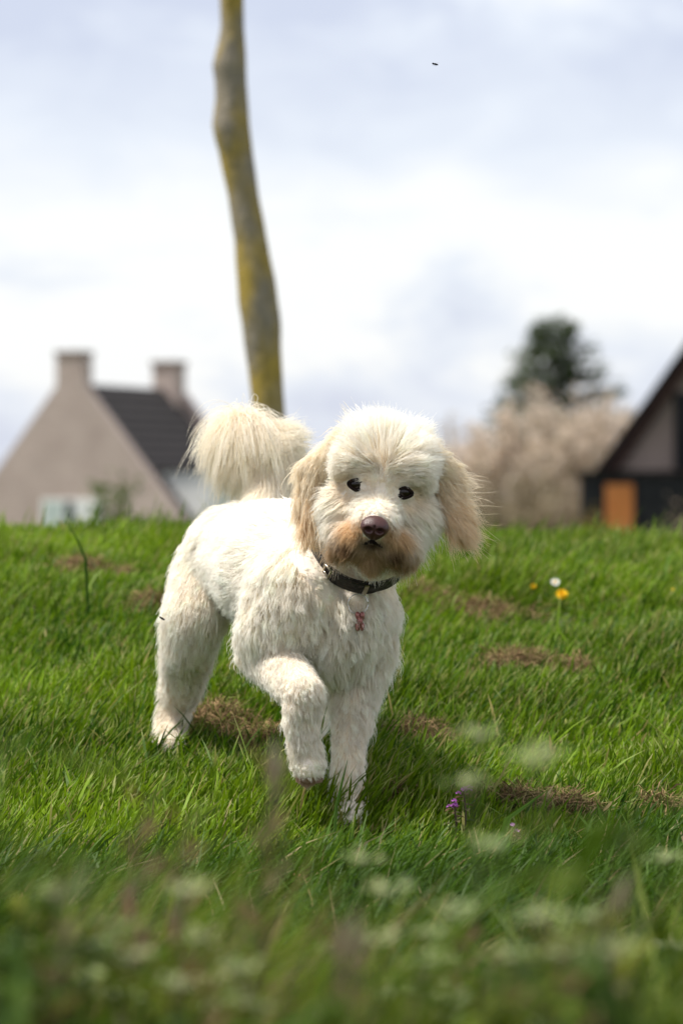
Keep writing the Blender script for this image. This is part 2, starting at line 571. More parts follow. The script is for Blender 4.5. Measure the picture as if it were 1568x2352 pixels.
# head frame: R picture right, U up, F out of the face
HF = Vector((-0.03, -0.985, -0.15)).normalized()
_r = Vector((math.cos(math.radians(8)), 0, -math.sin(math.radians(8))))
HU = (_r.cross(HF) * -1).normalized()
if HU.z < 0: HU = -HU
HR = HF.cross(HU).normalized()
if HR.x < 0: HR = -HR
H0 = P(874, 1110, 5.90)
def Hd(a, b, c):
    return H0 + HR * a + HU * b + HF * c

# bones: name, [(point, radius)...]; hair flows along each chain
BONES = [
    ('torso', [(P(770, 1410, 6.06), .088), (P(738, 1370, 6.13), .116), (P(665, 1312, 6.24), .120), (P(605, 1288, 6.40), .104), (P(552, 1290, 6.52), .094)]),
    ('chest', [(P(795, 1350, 6.09), .080), (P(782, 1415, 6.04), .086), (P(782, 1470, 6.06), .068)]),
    ('neck',  [(P(868, 1165, 5.93), .062), (P(828, 1262, 6.03), .066), (P(775, 1325, 6.12), .095)]),
    ('rshoulder', [(P(690, 1370, 6.02), .088), (P(645, 1430, 6.02), .066), (P(607, 1488, 6.06), .043)]),
    ('rfore', [(P(607, 1488, 6.06), .043), (P(652, 1536, 5.98), .036), (P(697, 1590, 5.89), .032)]),
    ('rpaw',  [(P(697, 1590, 5.89), .032), (P(690, 1645, 5.90), .026), (P(697, 1695, 5.905), .0225), (P(707, 1745, 5.92), .026)]),
    ('rtoe',  [(P(694, 1755, 5.905), .014), (P(692, 1778, 5.915), .011)]),
    ('rtoe',  [(P(708, 1762, 5.895), .015), (P(708, 1787, 5.905), .012)]),
    ('rtoe',  [(P(723, 1756, 5.905), .014), (P(727, 1779, 5.915), .011)]),
    ('lshoulder', [(P(832, 1395, 6.06), .056), (P(832, 1480, 6.08), .053), (P(819, 1560, 6.08), .041)]),
    ('lfore', [(P(819, 1560, 6.08), .041), (P(809, 1630, 6.06), .032), (P(800, 1720, 6.04), .025), (P(798, 1800, 6.03), .025), (P(803, 1845, 6.01), .027)]),
    ('lpaw',  [(P(803, 1850, 6.01), .029), (P(808, 1872, 5.98), .027)]),
    ('lpawt', [(P(792, 1874, 5.965), .015), (P(789, 1884, 5.950), .012)]),
    ('lpawt', [(P(805, 1876, 5.960), .015), (P(804, 1886, 5.940), .012)]),
    ('lpawt', [(P(820, 1876, 5.960), .015), (P(821, 1886, 5.942), .012)]),
    ('rhip',  [(P(540, 1275, 6.50), .090), (P(478, 1335, 6.50), .064), (P(448, 1410, 6.46), .055), (P(436, 1470, 6.48), .046)]),
    ('rshin', [(P(436, 1470, 6.48), .046), (P(424, 1540, 6.58), .037), (P(408, 1605, 6.66), .030)]),
    ('rmeta', [(P(408, 1605, 6.66), .030), (P(392, 1665, 6.64), .026), (P(382, 1705, 6.61), .026), (P(383, 1722, 6.57), .024)]),
    ('lhip',  [(P(640, 1290, 6.52), .080), (P(680, 1380, 6.42), .060), (P(700, 1460, 6.36), .046)]),
    ('lshin', [(P(700, 1460, 6.36), .046), (P(720, 1540, 6.45), .034), (P(728, 1610, 6.52), .026)]),
    ('lmeta', [(P(728, 1610, 6.52), .026), (P(712, 1700, 6.47), .023), (P(704, 1752, 6.43), .024), (P(704, 1762, 6.39), .022)]),
    ('tail1', [(P(590, 1200, 6.58), .030), (P(612, 1120, 6.64), .021), (P(618, 1060, 6.68), .019), (P(604, 1010, 6.70), .018)]),
    ('tail2', [(P(604, 1010, 6.70), .020), (P(572, 975, 6.70), .018), (P(546, 966, 6.68), .014)]),
    ('head',  [(Hd(0, 0, -.012), .078), (Hd(0, .006, .012), .076)]),
    ('brow',  [(Hd(-.034, .032, .046), .032), (Hd(.034, .032, .046), .032)]),
    ('cheekr', [(Hd(-.042, -.035, .022), .046), (Hd(-.036, -.06, .035), .038)]),
    ('cheekl', [(Hd(.042, -.035, .022), .046), (Hd(.036, -.06, .035), .038)]),
    ('muzzle', [(Hd(0, -.050, .118), .031), (Hd(0, -.042, .085), .036), (Hd(0, -.030, .045), .047)]),
    ('lipr', [(Hd(-.014, -.068, .108), .024), (Hd(-.034, -.082, .068), .027)]),
    ('lipl', [(Hd(.014, -.068, .108), .024), (Hd(.034, -.082, .068), .027)]),
    ('chin', [(Hd(0, -.098, .096), .018), (Hd(0, -.102, .045), .030)]),
    ('ear_r', [(Hd(-.058, .060, -.006), .026), (P(729, 1070, 5.91), .022), (P(715, 1130, 5.91), .019), (P(714, 1172, 5.90), .014)]),
    ('ear_l', [(Hd(.058, .056, -.006), .026), (P(1010, 1075, 5.91), .022), (P(1028, 1135, 5.91), .019), (P(1040, 1185, 5.90), .014)]),
]

def ico_arrays(c, r, sub=2):
    bm = bmesh.new()
    bmesh.ops.create_icosphere(bm, subdivisions=sub, radius=r)
    V = [v.co + c for v in bm.verts]
    F = [tuple(v.index for v in f.verts) for f in bm.faces]
    bm.free()
    return V, F

def build_dog_body():
    A = Arr()
    for name, ch in BONES:
        for (p, r), (q, s) in zip(ch[:-1], ch[1:]):
            n = max(2, int((q - p).length / 0.012))
            for i in range(n + 1):
                t = i / n
                V, F = ico_arrays(p.lerp(q, t), r + (s - r) * t)
                A.add(V, F, (1, 1, 1))
    tmp = bpy.data.objects.new('tmp', mesh_from('tmp', A.v, A.f))
    COL.objects.link(tmp)
    rm = tmp.modifiers.new('r', 'REMESH'); rm.mode = 'VOXEL'; rm.voxel_size = 0.0055
    sm = tmp.modifiers.new('s', 'SMOOTH'); sm.factor = 0.5; sm.iterations = 7
    dg = bpy.context.evaluated_depsgraph_get()
    me = bpy.data.meshes.new_from_object(tmp.evaluated_get(dg))
    bpy.data.objects.remove(tmp)
    me.name = 'dog'
    n = len(me.vertices)
    co = np.empty(n * 3, np.float32); me.vertices.foreach_get('co', co)
    me.polygons.foreach_set('use_smooth', np.ones(len(me.polygons), bool))
    return me, co.reshape(-1, 3)

dog_me, dog_co = build_dog_body()
dog_me.calc_loop_triangles()
tri = np.empty(len(dog_me.loop_triangles) * 3, np.int32); dog_me.loop_triangles.foreach_get('vertices', tri)
tri = tri.reshape(-1, 3)
vn = np.empty(len(dog_co) * 3, np.float32); dog_me.vertices.foreach_get('normal', vn); vn = vn.reshape(-1, 3)

# ---- which bone owns a point
SEG = []
for bi, (name, ch) in enumerate(BONES):
    for k, ((p, r), (q, s)) in enumerate(zip(ch[:-1], ch[1:])):
        SEG.append((name, np.array(p), np.array(q), r, s, k / (len(ch) - 1), 1.0 / (len(ch) - 1)))
def own(pts):
    best = np.full(len(pts), 1e9); idx = np.zeros(len(pts), int); tt = np.zeros(len(pts))
    for i, (name, p, q, r, s, k0, dk) in enumerate(SEG):
        d = q - p
        t = np.clip(((pts - p) @ d) / (d @ d), 0, 1)
        dist = np.linalg.norm(pts - (p + t[:, None] * d), axis=1) - (r + (s - r) * t)
        m = dist < best
        best[m] = dist[m]; idx[m] = i; tt[m] = (k0 + dk * t)[m]
    return idx, tt

def unit(a):
    return a / np.maximum(np.linalg.norm(a, axis=1, keepdims=True), 1e-9)
def sstep(x, a, b):
    t = np.clip((x - a) / (b - a), 0, 1)
    return t * t * (3 - 2 * t)

NECKC = P(829, 1256, 6.005)
NECKA = (P(868, 1165, 5.93) - P(790, 1345, 6.10)).normalized()     # up the neck, towards the head
COLLAR_R = 0.0800
hR, hU, hF, h0 = (np.array(v) for v in (HR, HU, HF, H0))
EYES = [Hd(-.0385, .0035, .068), Hd(.0395, .0015, .068)]
NOSE = Hd(0, -.049, .146)

CREAM = np.array([.95, .875, .745]); WHITE = np.array([.97, .94, .875]); TAN = np.array([.73, .50, .27])
GOLD = np.array([.86, .64, .37]); BROWN = np.array([.085, .032, .012]); RUST = np.array([.50, .255, .085])

def build_fur():
    # sample the skin
    a, b, c = dog_co[tri[:, 0]], dog_co[tri[:, 1]], dog_co[tri[:, 2]]
    area = np.linalg.norm(np.cross(b - a, c - a), axis=1) / 2
    ci, ct = own((a + b + c) / 3)
    dens = {'torso': 1.0, 'chest': 1.3, 'neck': 1.1, 'head': 2.2, 'brow': 4.0, 'cheekr': 2.4, 'cheekl': 2.4, 'muzzle': 5.5, 'lipr': 4.0, 'lipl': 4.0, 'chin': 3.0,
            'ear_r': 3.4, 'ear_l': 3.4, 'tail1': 5.0, 'tail2': 11.0, 'lpawt': 2.0, 'rpaw': 1.8, 'rtoe': 2.4, 'rfore': 1.5, 'lhip': .4, 'lshin': .5, 'lmeta': .6}
    seg_names = np.array([s[0] for s in SEG])
    w = area * np.array([dens.get(n, 1.2) for n in seg_names])[ci]
    N = 300000
    ti = rng.choice(len(tri), N, p=w / w.sum())
    r1, r2 = np.sqrt(rng.random(N)), rng.random(N)
    B = np.stack([1 - r1, r1 * (1 - r2), r1 * r2], 1)
    root = a[ti] * B[:, :1] + b[ti] * B[:, 1:2] + c[ti] * B[:, 2:]
    nor = unit(vn[tri[ti, 0]] * B[:, :1] + vn[tri[ti, 1]] * B[:, 1:2] + vn[tri[ti, 2]] * B[:, 2:])
    si, tt = own(root)
    nm = seg_names[si]
    bdir = unit(np.array([s[2] - s[1] for s in SEG]))[si]
    G = np.array([0, 0, -1.0])
    L = np.full(N, .026); lift = np.full(N, .55); curl = np.full(N, .0022); clump = np.full(N, .45); droop = np.full(N, .25)
    wave = np.full(N, 1.2)
    flow = bdir + G * .35
    col = np.tile(CREAM, (N, 1)); tipc = np.tile(WHITE, (N, 1))
    isin = lambda *k: np.isin(nm, k)
    # torso: plush, lying back
    m = isin('torso'); L[m] = .026; lift[m] = .55; curl[m] = .0010; clump[m] = .22
    col[m] = WHITE
    m = isin('chest', 'rshoulder', 'lshoulder'); L[m] = .037; lift[m] = .42; curl[m] = .0036; clump[m] = .48; wave[m] = 1.1; flow[m] = G + bdir[m] * .3
    m = isin('torso') & (root[:, 1] < 6.12); L[m] = .034; lift[m] = .42; curl[m] = .0026; clump[m] = .42; flow[m] = G + bdir[m] * .25
    m = isin('neck'); L[m] = .024; flow[m] = bdir[m] + G * .3; lift[m] = .4; clump[m] = .6
    ax = (root - np.array(NECKC)) @ np.array(NECKA)
    near_n = isin('neck', 'chest', 'torso', 'chin', 'rshoulder', 'lshoulder') & (np.abs(ax) < .024) & (np.linalg.norm(root - np.array(NECKC), axis=1) < .12)
    L[near_n] = np.where(ax[near_n] > .013, .020, .006); lift[near_n] = .25
    m = isin('rshoulder') & (tt > .55); L[m] = .026
    m = isin('rfore', 'lfore', 'rshin', 'rmeta', 'rhip', 'lhip', 'lshin', 'lmeta'); L[m] = .027; lift[m] = .50; curl[m] = .0020; clump[m] = .40; flow[m] = bdir[m] + G * .25
    m = isin('rfore'); k6 = sstep(tt[m], .35, .8)[:, None]; flow[m] = bdir[m] * (1 - .5 * k6) + G * (.3 + .9 * k6); L[m] = .025 - .007 * k6[:, 0]; lift[m] = .45
    m = isin('rhip'); L[m] = .026; clump[m] = .30; lift[m] = .55; curl[m] = .0012
    m = isin('lfore') & (tt > .35); L[m] = .021
    m = isin('rpaw'); L[m] = .024; lift[m] = .45; clump[m] = .45; curl[m] = .002
    m = isin('rpaw') & (tt > .75); L[m] = .02
    m = isin('lpaw', 'lpawt', 'rtoe'); L[m] = .012; lift[m] = .35
    m = isin('lmeta', 'rmeta') & (tt > .6); L[m] = .017
    # cream tint down the legs
    tipm = isin('rtoe') & (root[:, 2] < P(0, 1778, 5.9).z); col[tipm] = (.30, .17, .12); tipc[tipm] = (.55, .38, .28)
    m = isin('rfore', 'rpaw', 'lfore', 'lpaw', 'lpawt', 'rshin', 'rmeta')
    col[m] = np.array([.90, .81, .68])
    # ---- head
    loc = root - h0
    la, lb, lc = loc @ hR, loc @ hU, loc @ hF
    hd = isin('head', 'brow', 'cheekr', 'cheekl', 'muzzle', 'lipr', 'lipl', 'chin') | (isin('neck') & (lc > -.06) & (lb > -.09))
    Q = h0 + hR * 0 + hU * (-.020) + hF * .105
    away = unit(root - Q)
    side = np.tanh(la / .014)[:, None] * hR
    flow[hd] = away[hd]
    lift[hd] = .36; clump[hd] = .42; curl[hd] = .0016
    # crown
    crown = sstep(lb, .015, .060) * hd
    L = np.where(hd, .026, L)
    L = L + crown * .040 * (1 - .75 * sstep(np.abs(la), .030, .062))
    flow = flow + crown[:, None] * (hU * .75 + hR * (la / .05)[:, None] * .9)
    lift = lift + crown * .10
    temple = sstep(np.abs(la), .035, .060) * sstep(lb, .0, .03) * hd
    flow = flow + temple[:, None] * (side * .8 - hU * 1.5)
    L = L + temple * .006
    lift = lift - temple * .14
    droop = np.where(hd, .20, droop)
    # brow fringe: falls forwards over the eyes a little
    br = np.exp(-((lb - .036) / .014) ** 2) * sstep(lc, .03, .06) * hd
    flow = flow + br[:, None] * (side * 1.0 + hF * .8 - hU * .75)
    L = L + br * .004
    lift = lift + br * .20
    # cheeks: out and down
    chk = sstep(np.abs(la), .026, .05) * sstep(-lb, -.012, .03) * hd
    flow = flow + chk[:, None] * (side * .45 - hU * 1.1)
    L = L + chk * .018
    # muzzle
    mz = sstep(lc, .070, .098) * hd
    top = sstep(lb, -.062, -.036)
    L = np.where(mz > 0, L * (1 - mz) + mz * (.020 * top + .036 * (1 - top)), L)
    flow = flow + (mz * (1 - top))[:, None] * (side * .75 - hU * 1.0 - hF * .2)
    bridge = np.exp(-(la / .018) ** 2) * sstep(lc, .055, .08) * sstep(lb, -.055, -.03)
    L = np.where(hd, L * (1 - .22 * bridge), L)
    lift = np.where(hd, lift - .10 * mz, lift)
    chin = isin('chin'); flow[chin] = G + side[chin] * .15; L[chin] = .027
    # keep eyes and nose clear
    for e in EYES:
        dv = root - np.array(e)
        de = np.linalg.norm(dv, axis=1)
        inner = np.sign(e @ HR - H0 @ HR) * ((dv @ hR)) < 0
        k = sstep(de, .0110, .034)
        L = np.where(de < .05, L * np.clip(.34 + .66 * k, .0, 1), L)
        L[de < .0112] = 0
        kk = (1 - sstep(de, .018, .040))[:, None]
        above = sstep(dv @ hU, .002, .010)[:, None]
        flow = flow + kk * (unit(dv) * 1.6 * (1 - above) + above * (side * .9 - hU * .9 + hF * .5))
    dn = np.linalg.norm(root - np.array(NOSE), axis=1)
    kn = sstep(dn, .020, .040)
    L = np.where(dn < .045, L * (.25 + .75 * kn), L)
    L[(dn < .021)] = 0
    # pigment of the face
    tan = np.exp(-((np.abs(la) - .030) / .020) ** 2) * sstep(lc, .066, .10) * sstep(-lb, .030, .055) * hd
    tan = np.maximum(tan, .8 * sstep(-lb, .062, .085) * sstep(lc, .055, .085) * hd)
    col = col * (1 - tan[:, None]) + TAN * tan[:, None]
    tipc = tipc * (1 - tan[:, None]) + (TAN * .95) * tan[:, None]
    stain = np.exp(-((np.abs(la) - .036) / .012) ** 2) * np.exp(-((lb + .088) / .015) ** 2) * sstep(lc, .055, .08) * hd
    stain = np.maximum(stain, np.exp(-(la / .013) ** 2) * np.exp(-((lb + .078) / .007) ** 2) * sstep(lc, .10, .12) * hd)
    stain = np.clip(stain * .6, 0, 1)
    col = col * (1 - stain[:, None]) + BROWN * stain[:, None]
    tipc = tipc * (1 - stain[:, None]) + BROWN * 1.6 * stain[:, None]
    warm = np.clip(sstep(lc, .05, .09) * .35 * hd, 0, 1)[:, None]
    col = col * (1 - warm * .5) + GOLD * warm * .5
    shade_e = np.zeros(N)
    for sg, e in zip((-1, 1), EYES):                        # tan tint round and outwards of the eyes: tear stain plus painted brow shade
        q = np.array(e) + hR * sg * .010
        shade_e = np.maximum(shade_e, .55 * np.exp(-(np.linalg.norm(root - q, axis=1) / .022) ** 2))
    shade_e = (shade_e * hd)[:, None]
    col = col * (1 - shade_e) + TAN * .8 * shade_e
    tipc = tipc * (1 - shade_e * .7) + GOLD * shade_e * .7
    dark_eye = np.zeros(N)
    for e in EYES:
        de = np.linalg.norm(root - np.array(e), axis=1)
        dark_eye = np.maximum(dark_eye, .0 * de)
    col = col * (1 - dark_eye[:, None]) + BROWN * dark_eye[:, None]
    tipc = tipc * (1 - dark_eye[:, None]) + BROWN * 2 * dark_eye[:, None]
    # ---- ears
    for nmx, sg in (('ear_r', -1), ('ear_l', 1)):
        m = isin(nmx)
        t = tt[m]
        k = m.sum()
        L[m] = .036 + .020 * t + rng.uniform(-.01, .012, k)
        lift[m] = .18; clump[m] = .58; curl[m] = .0040; wave[m] = .9; droop[m] = .35
        if sg < 0:
            flow[m] = bdir[m] + G * .9 + np.array([-.10, -.1, 0])
        else:
            windy = np.clip(t * 1.2, 0, 1)[:, None]
            flow[m] = bdir[m] + G * (.9 - .45 * windy) + np.array([.25, -.1, 0]) + windy * np.array([.75, 0, 0]) * rng.uniform(.2, 1.2, (k, 1))
            droop[m] = .0
            wl = m & (rng.random(N) < .10) & (tt > .35)
            flow[wl] = np.array([1.0, -.1, -.15]) + rng.normal(0, .12, (wl.sum(), 3)); L[wl] = rng.uniform(.035, .062, wl.sum()); droop[wl] = -.25
        mixe = np.clip(-.30 + t * 1.1 + rng.normal(0, .16, k), 0, 1)[:, None]
        col[m] = CREAM * (1 - mixe) + GOLD * mixe
        tipc[m] = np.array([.93, .84, .68]) * (1 - mixe * .8) + np.array([.86, .66, .42]) * mixe * .8
    # ---- tail plume
    m = isin('tail1'); t = tt[m]; k = m.sum()
    L[m] = np.interp(t, [0, .2, .6, 1], [.035, .075, .11, .12]) * rng.uniform(.75, 1.1, k)
    xs = (root[m, 0] - P(612, 0, 6.66).x)
    flow[m] = G * .9 + np.array([-.16, -.3, .25]) + np.clip(xs / .02, -1, 1)[:, None] * np.array([.32, 0, 0]) + np.interp(t, [.5, 1], [0, .55])[:, None] * np.array([.25, 0, .25])
    lift[m] = .26; clump[m] = .60; curl[m] = .0022; wave[m] = .6; droop[m] = .7
    m = isin('tail2'); t = tt[m]; k = m.sum()
    L[m] = rng.uniform(.10, .19, k) * np.interp(t, [.6, 1], [1, .78])
    sp = rng.normal(0, .35, k)
    flow[m] = G * 1.0 + np.stack([np.interp(t, [0, .45, 1], [.30, .05, -.16]) + sp * .35, rng.normal(-.25, .25, k), np.full(k, .1)], 1)
    lift[m] = np.where(nor[m, 0] < -.2, .10, .20); clump[m] = .62; curl[m] = .0022; wave[m] = .6; droop[m] = 1.5
    # wisps blown off to the picture's right
    wsp = isin('tail1', 'tail2') & (root[:, 0] > P(585, 0, 6.7).x) & (root[:, 2] > P(0, 1050, 6.7).z) & (rng.random(N) < .55)
    flow[wsp] = np.array([1.0, -.05, .06]) + rng.normal(0, .10, (wsp.sum(), 3)); L[wsp] = rng.uniform(.04, .095, wsp.sum()); droop[wsp] = -.04; lift[wsp] = .22
    m = isin('tail1', 'tail2')
    mm = np.clip(rng.normal(.14, .2, m.sum()), 0, 1)[:, None]
    col[m] = np.array([.96, .91, .81]) * (1 - mm) + GOLD * mm
    tipc[m] = np.array([.96, .91, .81]) * (1 - mm) + np.array([.93, .82, .62]) * mm
    # ---- per-hair variety
    patch = vnoise(root[:, 0] * 1.0 + root[:, 1] * .6, root[:, 2] + root[:, 1] * .3, 32, 31)
    L = L * rng.uniform(.72, 1.15, N) * (.78 + .44 * patch)
    stray = rng.random(N) < .07
    stray &= ~isin('tail1', 'tail2')
    L = np.where(stray, L * np.where(crown > .2, 1.06, 1.28), L); lift = np.where(stray, lift + .12, lift); clump = np.where(stray, clump * .2, clump)
    ok = L > .0025
    root, nor, flow, L, lift, curl, clump, droop, wave, col, tipc, nm = (q[ok] for q in (root, nor, flow, L, lift, curl, clump, droop, wave, col, tipc, nm))
    N = len(root)
    flow = unit(flow)
    body = np.isin(nm, ['torso', 'chest', 'rshoulder', 'lshoulder', 'rhip', 'rshin', 'rmeta', 'rfore', 'lfore', 'rpaw', 'lhip'])
    bi = np.flatnonzero(body)
    smp = rng.choice(bi, 2600, replace=False)
    kd0 = kdtree.KDTree(len(smp))
    for i, g in enumerate(smp): kd0.insert(root[g], i)
    kd0.balance()
    sf = np.array([flow[smp[[q[1] for q in kd0.find_range(root[g], .045)]]].mean(0) for g in smp])
    for i in bi:
        w3 = 0; acc = 0
        for co, j, dd in kd0.find_n(root[i], 3):
            w = 1 / (dd + .002); acc = acc + sf[j] * w; w3 += w
        flow[i] = flow[i] * .2 + acc / w3 * .8
    flow = unit(flow)
    tang = flow - (flow * nor).sum(1, keepdims=True) * nor
    tang = unit(tang + rng.normal(0, .12, (N, 3)))
    D0 = unit(nor * lift[:, None] + tang * (1 - lift[:, None]) + rng.normal(0, .07, (N, 3)))
    D1 = unit(tang * .8 + flow * .55 + G * droop[:, None] + nor * .10)
    K = 7
    S = np.linspace(0, 1, K)
    pts = np.zeros((N, K, 3))
    pts[:, 0] = root - nor * .002
    step = L / (K - 1)
    for k in range(1, K):
        d = unit(D0 * (1 - S[k]) + D1 * S[k])
        pts[:, k] = pts[:, k - 1] + d * step[:, None]
    # locks: hairs gather on guide hairs of their own region
    guides = rng.choice(N, N // 22, replace=False)
    kd = kdtree.KDTree(len(guides))
    for i, g in enumerate(guides): kd.insert(root[g], i)
    kd.balance()
    near = np.array([kd.find(p)[1] for p in root])
    gi = guides[near]
    # curl per lock
    phase = rng.uniform(0, 2 * np.pi, N)[gi]
    e1 = unit(np.cross(D0, nor + .01)); e2 = nor
    ge1, ge2 = e1[gi], e2[gi]
    gsc = rng.uniform(.4, 1.5, N)[gi]
    own_ph = rng.uniform(0, 2 * np.pi, N)
    same = (np.linalg.norm(root - root[gi], axis=1) < .03)
    for k in range(1, K):
        s = S[k]
        f = (clump * (s ** 1.1) * same)[:, None]
        tgt = pts[gi, k] if k else 0
        pts[:, k] = pts[:, k] * (1 - f) + tgt * f
    for k in range(1, K):
        s = S[k]
        ang = 2 * np.pi * wave * s + phase
        amp = (curl * gsc * s)[:, None]
        pts[:, k] += amp * (ge1 * np.cos(ang)[:, None] + ge2 * np.sin(ang)[:, None])
        pts[:, k] += (curl * .30 * s)[:, None] * (e1 * np.cos(own_ph + 4 * s)[:, None] + e2 * np.sin(own_ph + 4 * s)[:, None])
    lockv = rng.uniform(.90, 1.08, N)[gi][:, None]
    cols = np.zeros((N, K, 4), np.float32); cols[..., 3] = 1
    for k in range(K):
        cols[:, k, :3] = np.clip((col * (1 - S[k]) + tipc * S[k]) * lockv, 0, .975)
    rad = np.tile(np.interp(S, [0, .5, 1], [.00040, .00034, .00012])[None, :], (N, 1)) * rng.uniform(.75, 1.2, (N, 1))
    # brown stain of the mouth corners and under the nose, by where each hair lies
    fm = np.isin(nm, ['muzzle', 'lipr', 'lipl', 'chin', 'cheekr', 'cheekl'])
    lp = pts[fm] - h0
    pa, pb, pc = lp @ hR, lp @ hU, lp @ hF
    st = np.exp(-((np.abs(pa) - .041) / .016) ** 2 - ((pb + .101) / .015) ** 2) * sstep(pc, .03, .06) * np.clip(rng.uniform(.5, 1.25, (fm.sum(), 1)), 0, 1)
    st = np.maximum(st, np.exp(-(pa / .020) ** 2 - ((pb + .083) / .008) ** 2) * sstep(pc, .09, .11) * .9)
    wash = np.exp(-(np.abs(pa) / .052) ** 4 - ((pb + .088) / .034) ** 4) * sstep(pc, .055, .09) * .55
    cf = cols[fm][..., :3]
    cf = cf * (1 - wash[..., None]) + np.array([.66, .46, .26]) * wash[..., None]
    low = (sstep(-pb, .095, .115) * sstep(pc, .05, .08) * .55)[..., None]
    cf = cf * (1 - low) + np.array([.40, .25, .12]) * low
    cf = cf * (1 - st[..., None]) + np.array([.075, .030, .012]) * st[..., None]
    cc = cols[fm]; cc[..., :3] = cf; cols[fm] = cc
    return pts, cols, rad, nm

fur_pts, fur_cols, fur_rad, fur_nm = build_fur()

m_skin = mat_noise('dog_skin', (.80, .70, .60), (.86, .77, .66), 30, .9)
m_fur, nt, b = new_mat('dog_fur')
at = nt.nodes.new('ShaderNodeAttribute'); at.attribute_name = 'col'
nt.links.new(at.outputs['Color'], b.inputs['Base Color'])
b.inputs['Roughness'].default_value = 0.55
b.inputs['Specular IOR Level'].default_value = 0.18
tr = nt.nodes.new('ShaderNodeBsdfTranslucent'); nt.links.new(at.outputs['Color'], tr.inputs['Color'])
mxs = nt.nodes.new('ShaderNodeMixShader'); mxs.inputs[0].default_value = 0.42
nt.links.new(b.outputs[0], mxs.inputs[1]); nt.links.new(tr.outputs[0], mxs.inputs[2])
nt.links.new(mxs.outputs[0], nt.nodes['Material Output'].inputs['Surface'])

dog_me.vertices.foreach_set('co', (dog_co - np.array(DOG_O, np.float32)).ravel())
dog_me.update()
dog = link('dog', dog_me, None, m_skin)
dog.location = DOG_O
tag(dog, 'fluffy white curly dog with tan ears walking with one fore paw lifted', 'dog')

def hair_object(name, mask, label=None):
    p, c, r = fur_pts[mask] - np.array(DOG_O), fur_cols[mask], fur_rad[mask]
    n, k = p.shape[:2]
    hc = bpy.data.hair_curves.new(name)
    hc.add_curves([k] * n)
    hc.position_data.foreach_set('vector', p.astype(np.float32).ravel())
    ra = hc.attributes.get('radius') or hc.attributes.new('radius', 'FLOAT', 'POINT')
    ra.data.foreach_set('value', r.astype(np.float32).ravel())
    ca = hc.attributes.new('col', 'FLOAT_COLOR', 'POINT')
    ca.data.foreach_set('color', c.astype(np.float32).ravel())
    o = link(name, hc, dog, m_fur)
    if label: o['label'] = label
    return o
face = np.isin(fur_nm, ['head', 'brow', 'cheekr', 'cheekl', 'muzzle', 'lipr', 'lipl', 'chin'])
hair_object('head_hair', face, 'long white hair of the head with a tan brown muzzle')
hair_object('ear_hair', fur_nm == 'ear_r', 'golden tan hair of the hanging ear')
hair_object('ear_hair', fur_nm == 'ear_l', 'tan ear hair blown outwards by the wind')
tl = np.isin(fur_nm, ['tail1', 'tail2'])
hair_object('tail_hair', tl, 'long cream plume of the raised tail')
hair_object('body_coat', ~(face | tl | (fur_nm == 'ear_r') | (fur_nm == 'ear_l')), 'thick white wavy coat')

# eyes
m_eye, nt, b = new_mat('dog_eye')
b.inputs['Base Color'].default_value = (.012, .006, .004, 1); b.inputs['Roughness'].default_value = .12
b.inputs['Specular IOR Level'].default_value = .35
m_lid = mat_noise('eyelid_skin', (.010, .006, .005), (.020, .011, .009), 60, .7, spec=.1)
for e in EYES:
    V, F = ico_arrays(Vector((0, 0, 0)), .0118, 3)
    o = link('eye', mesh_from('eye', V, F, None, True), dog, m_eye)
    o.location = Vector(e) - HF * .0005 - DOG_O
    # rim of the lids: an almond ring round the ball
    A = Arr()
    ring = []
    for k in range(20):
        th = 2 * math.pi * k / 20
        x = .0135 * math.cos(th); y = .0086 * math.sin(th) * (1 - .35 * abs(math.cos(th)))
        ring.append(HR * x + HU * y + HF * (.0098 - .32 * abs(x)))
    ring.append(ring[0])
    A.tube(ring, [.0028] * 21, (.03, .02, .02), 6)
    ro = link('eyelid', A.mesh('eyelid', True), o, m_lid)

# nose leather
def build_nose():
    bm = bmesh.new()
    bmesh.ops.create_uvsphere(bm, u_segments=44, v_segments=30, radius=1)
    for v in bm.verts:
        x, y, z = v.co            # x right, y up, z out of the face
        w = 1.0 - .30 * max(0, -y) ** 1.3                       # narrower below
        
        px, py, pz = x * .0232 * w, y * (.0180 if y > 0 else .0215), z * .0165
        if y > .3: pz -= (y - .3) * .006
        for sx in (-1, 1):                                      # nostrils
            d = math.hypot((px - sx * .0092) / .0052, (py + .0035) / .0036)
            if z > 0 and d < 1.5: pz -= .0095 * math.exp(-d * d * 1.1)
            dw = math.hypot((px - sx * .0165) / .006, (py + .004) / .008)
            if z > 0: pz += .0022 * math.exp(-dw * dw)          # wings
        if z > 0 and y < .25: pz -= .0028 * math.exp(-(px / .0016) ** 2)   # cleft
        v.co = HR * px + HU * py + HF * pz
    return bm_mesh('nose', bm, True)
m_nose, nt, b = new_mat('nose_leather')
t = nt.nodes.new('ShaderNodeTexCoord'); vo = nt.nodes.new('ShaderNodeTexVoronoi'); vo.inputs['Scale'].default_value = 700
nt.links.new(t.outputs['Object'], vo.inputs['Vector'])
rp = nt.nodes.new('ShaderNodeValToRGB'); rp.color_ramp.elements[0].color = (.072, .021, .018, 1); rp.color_ramp.elements[1].color = (.036, .011, .009, 1)
nt.links.new(vo.outputs['Distance'], rp.inputs['Fac']); nt.links.new(rp.outputs[0], b.inputs['Base Color'])
bp = nt.nodes.new('ShaderNodeBump'); bp.inputs['Strength'].default_value = .35; bp.inputs['Distance'].default_value = .001; bp.invert = True
nt.links.new(vo.outputs['Distance'], bp.inputs['Height']); nt.links.new(bp.outputs[0], b.inputs['Normal'])
b.inputs['Roughness'].default_value = .42
o = link('nose', build_nose(), dog, m_nose)
o.location = NOSE - DOG_O
o['label'] = 'reddish brown nose'
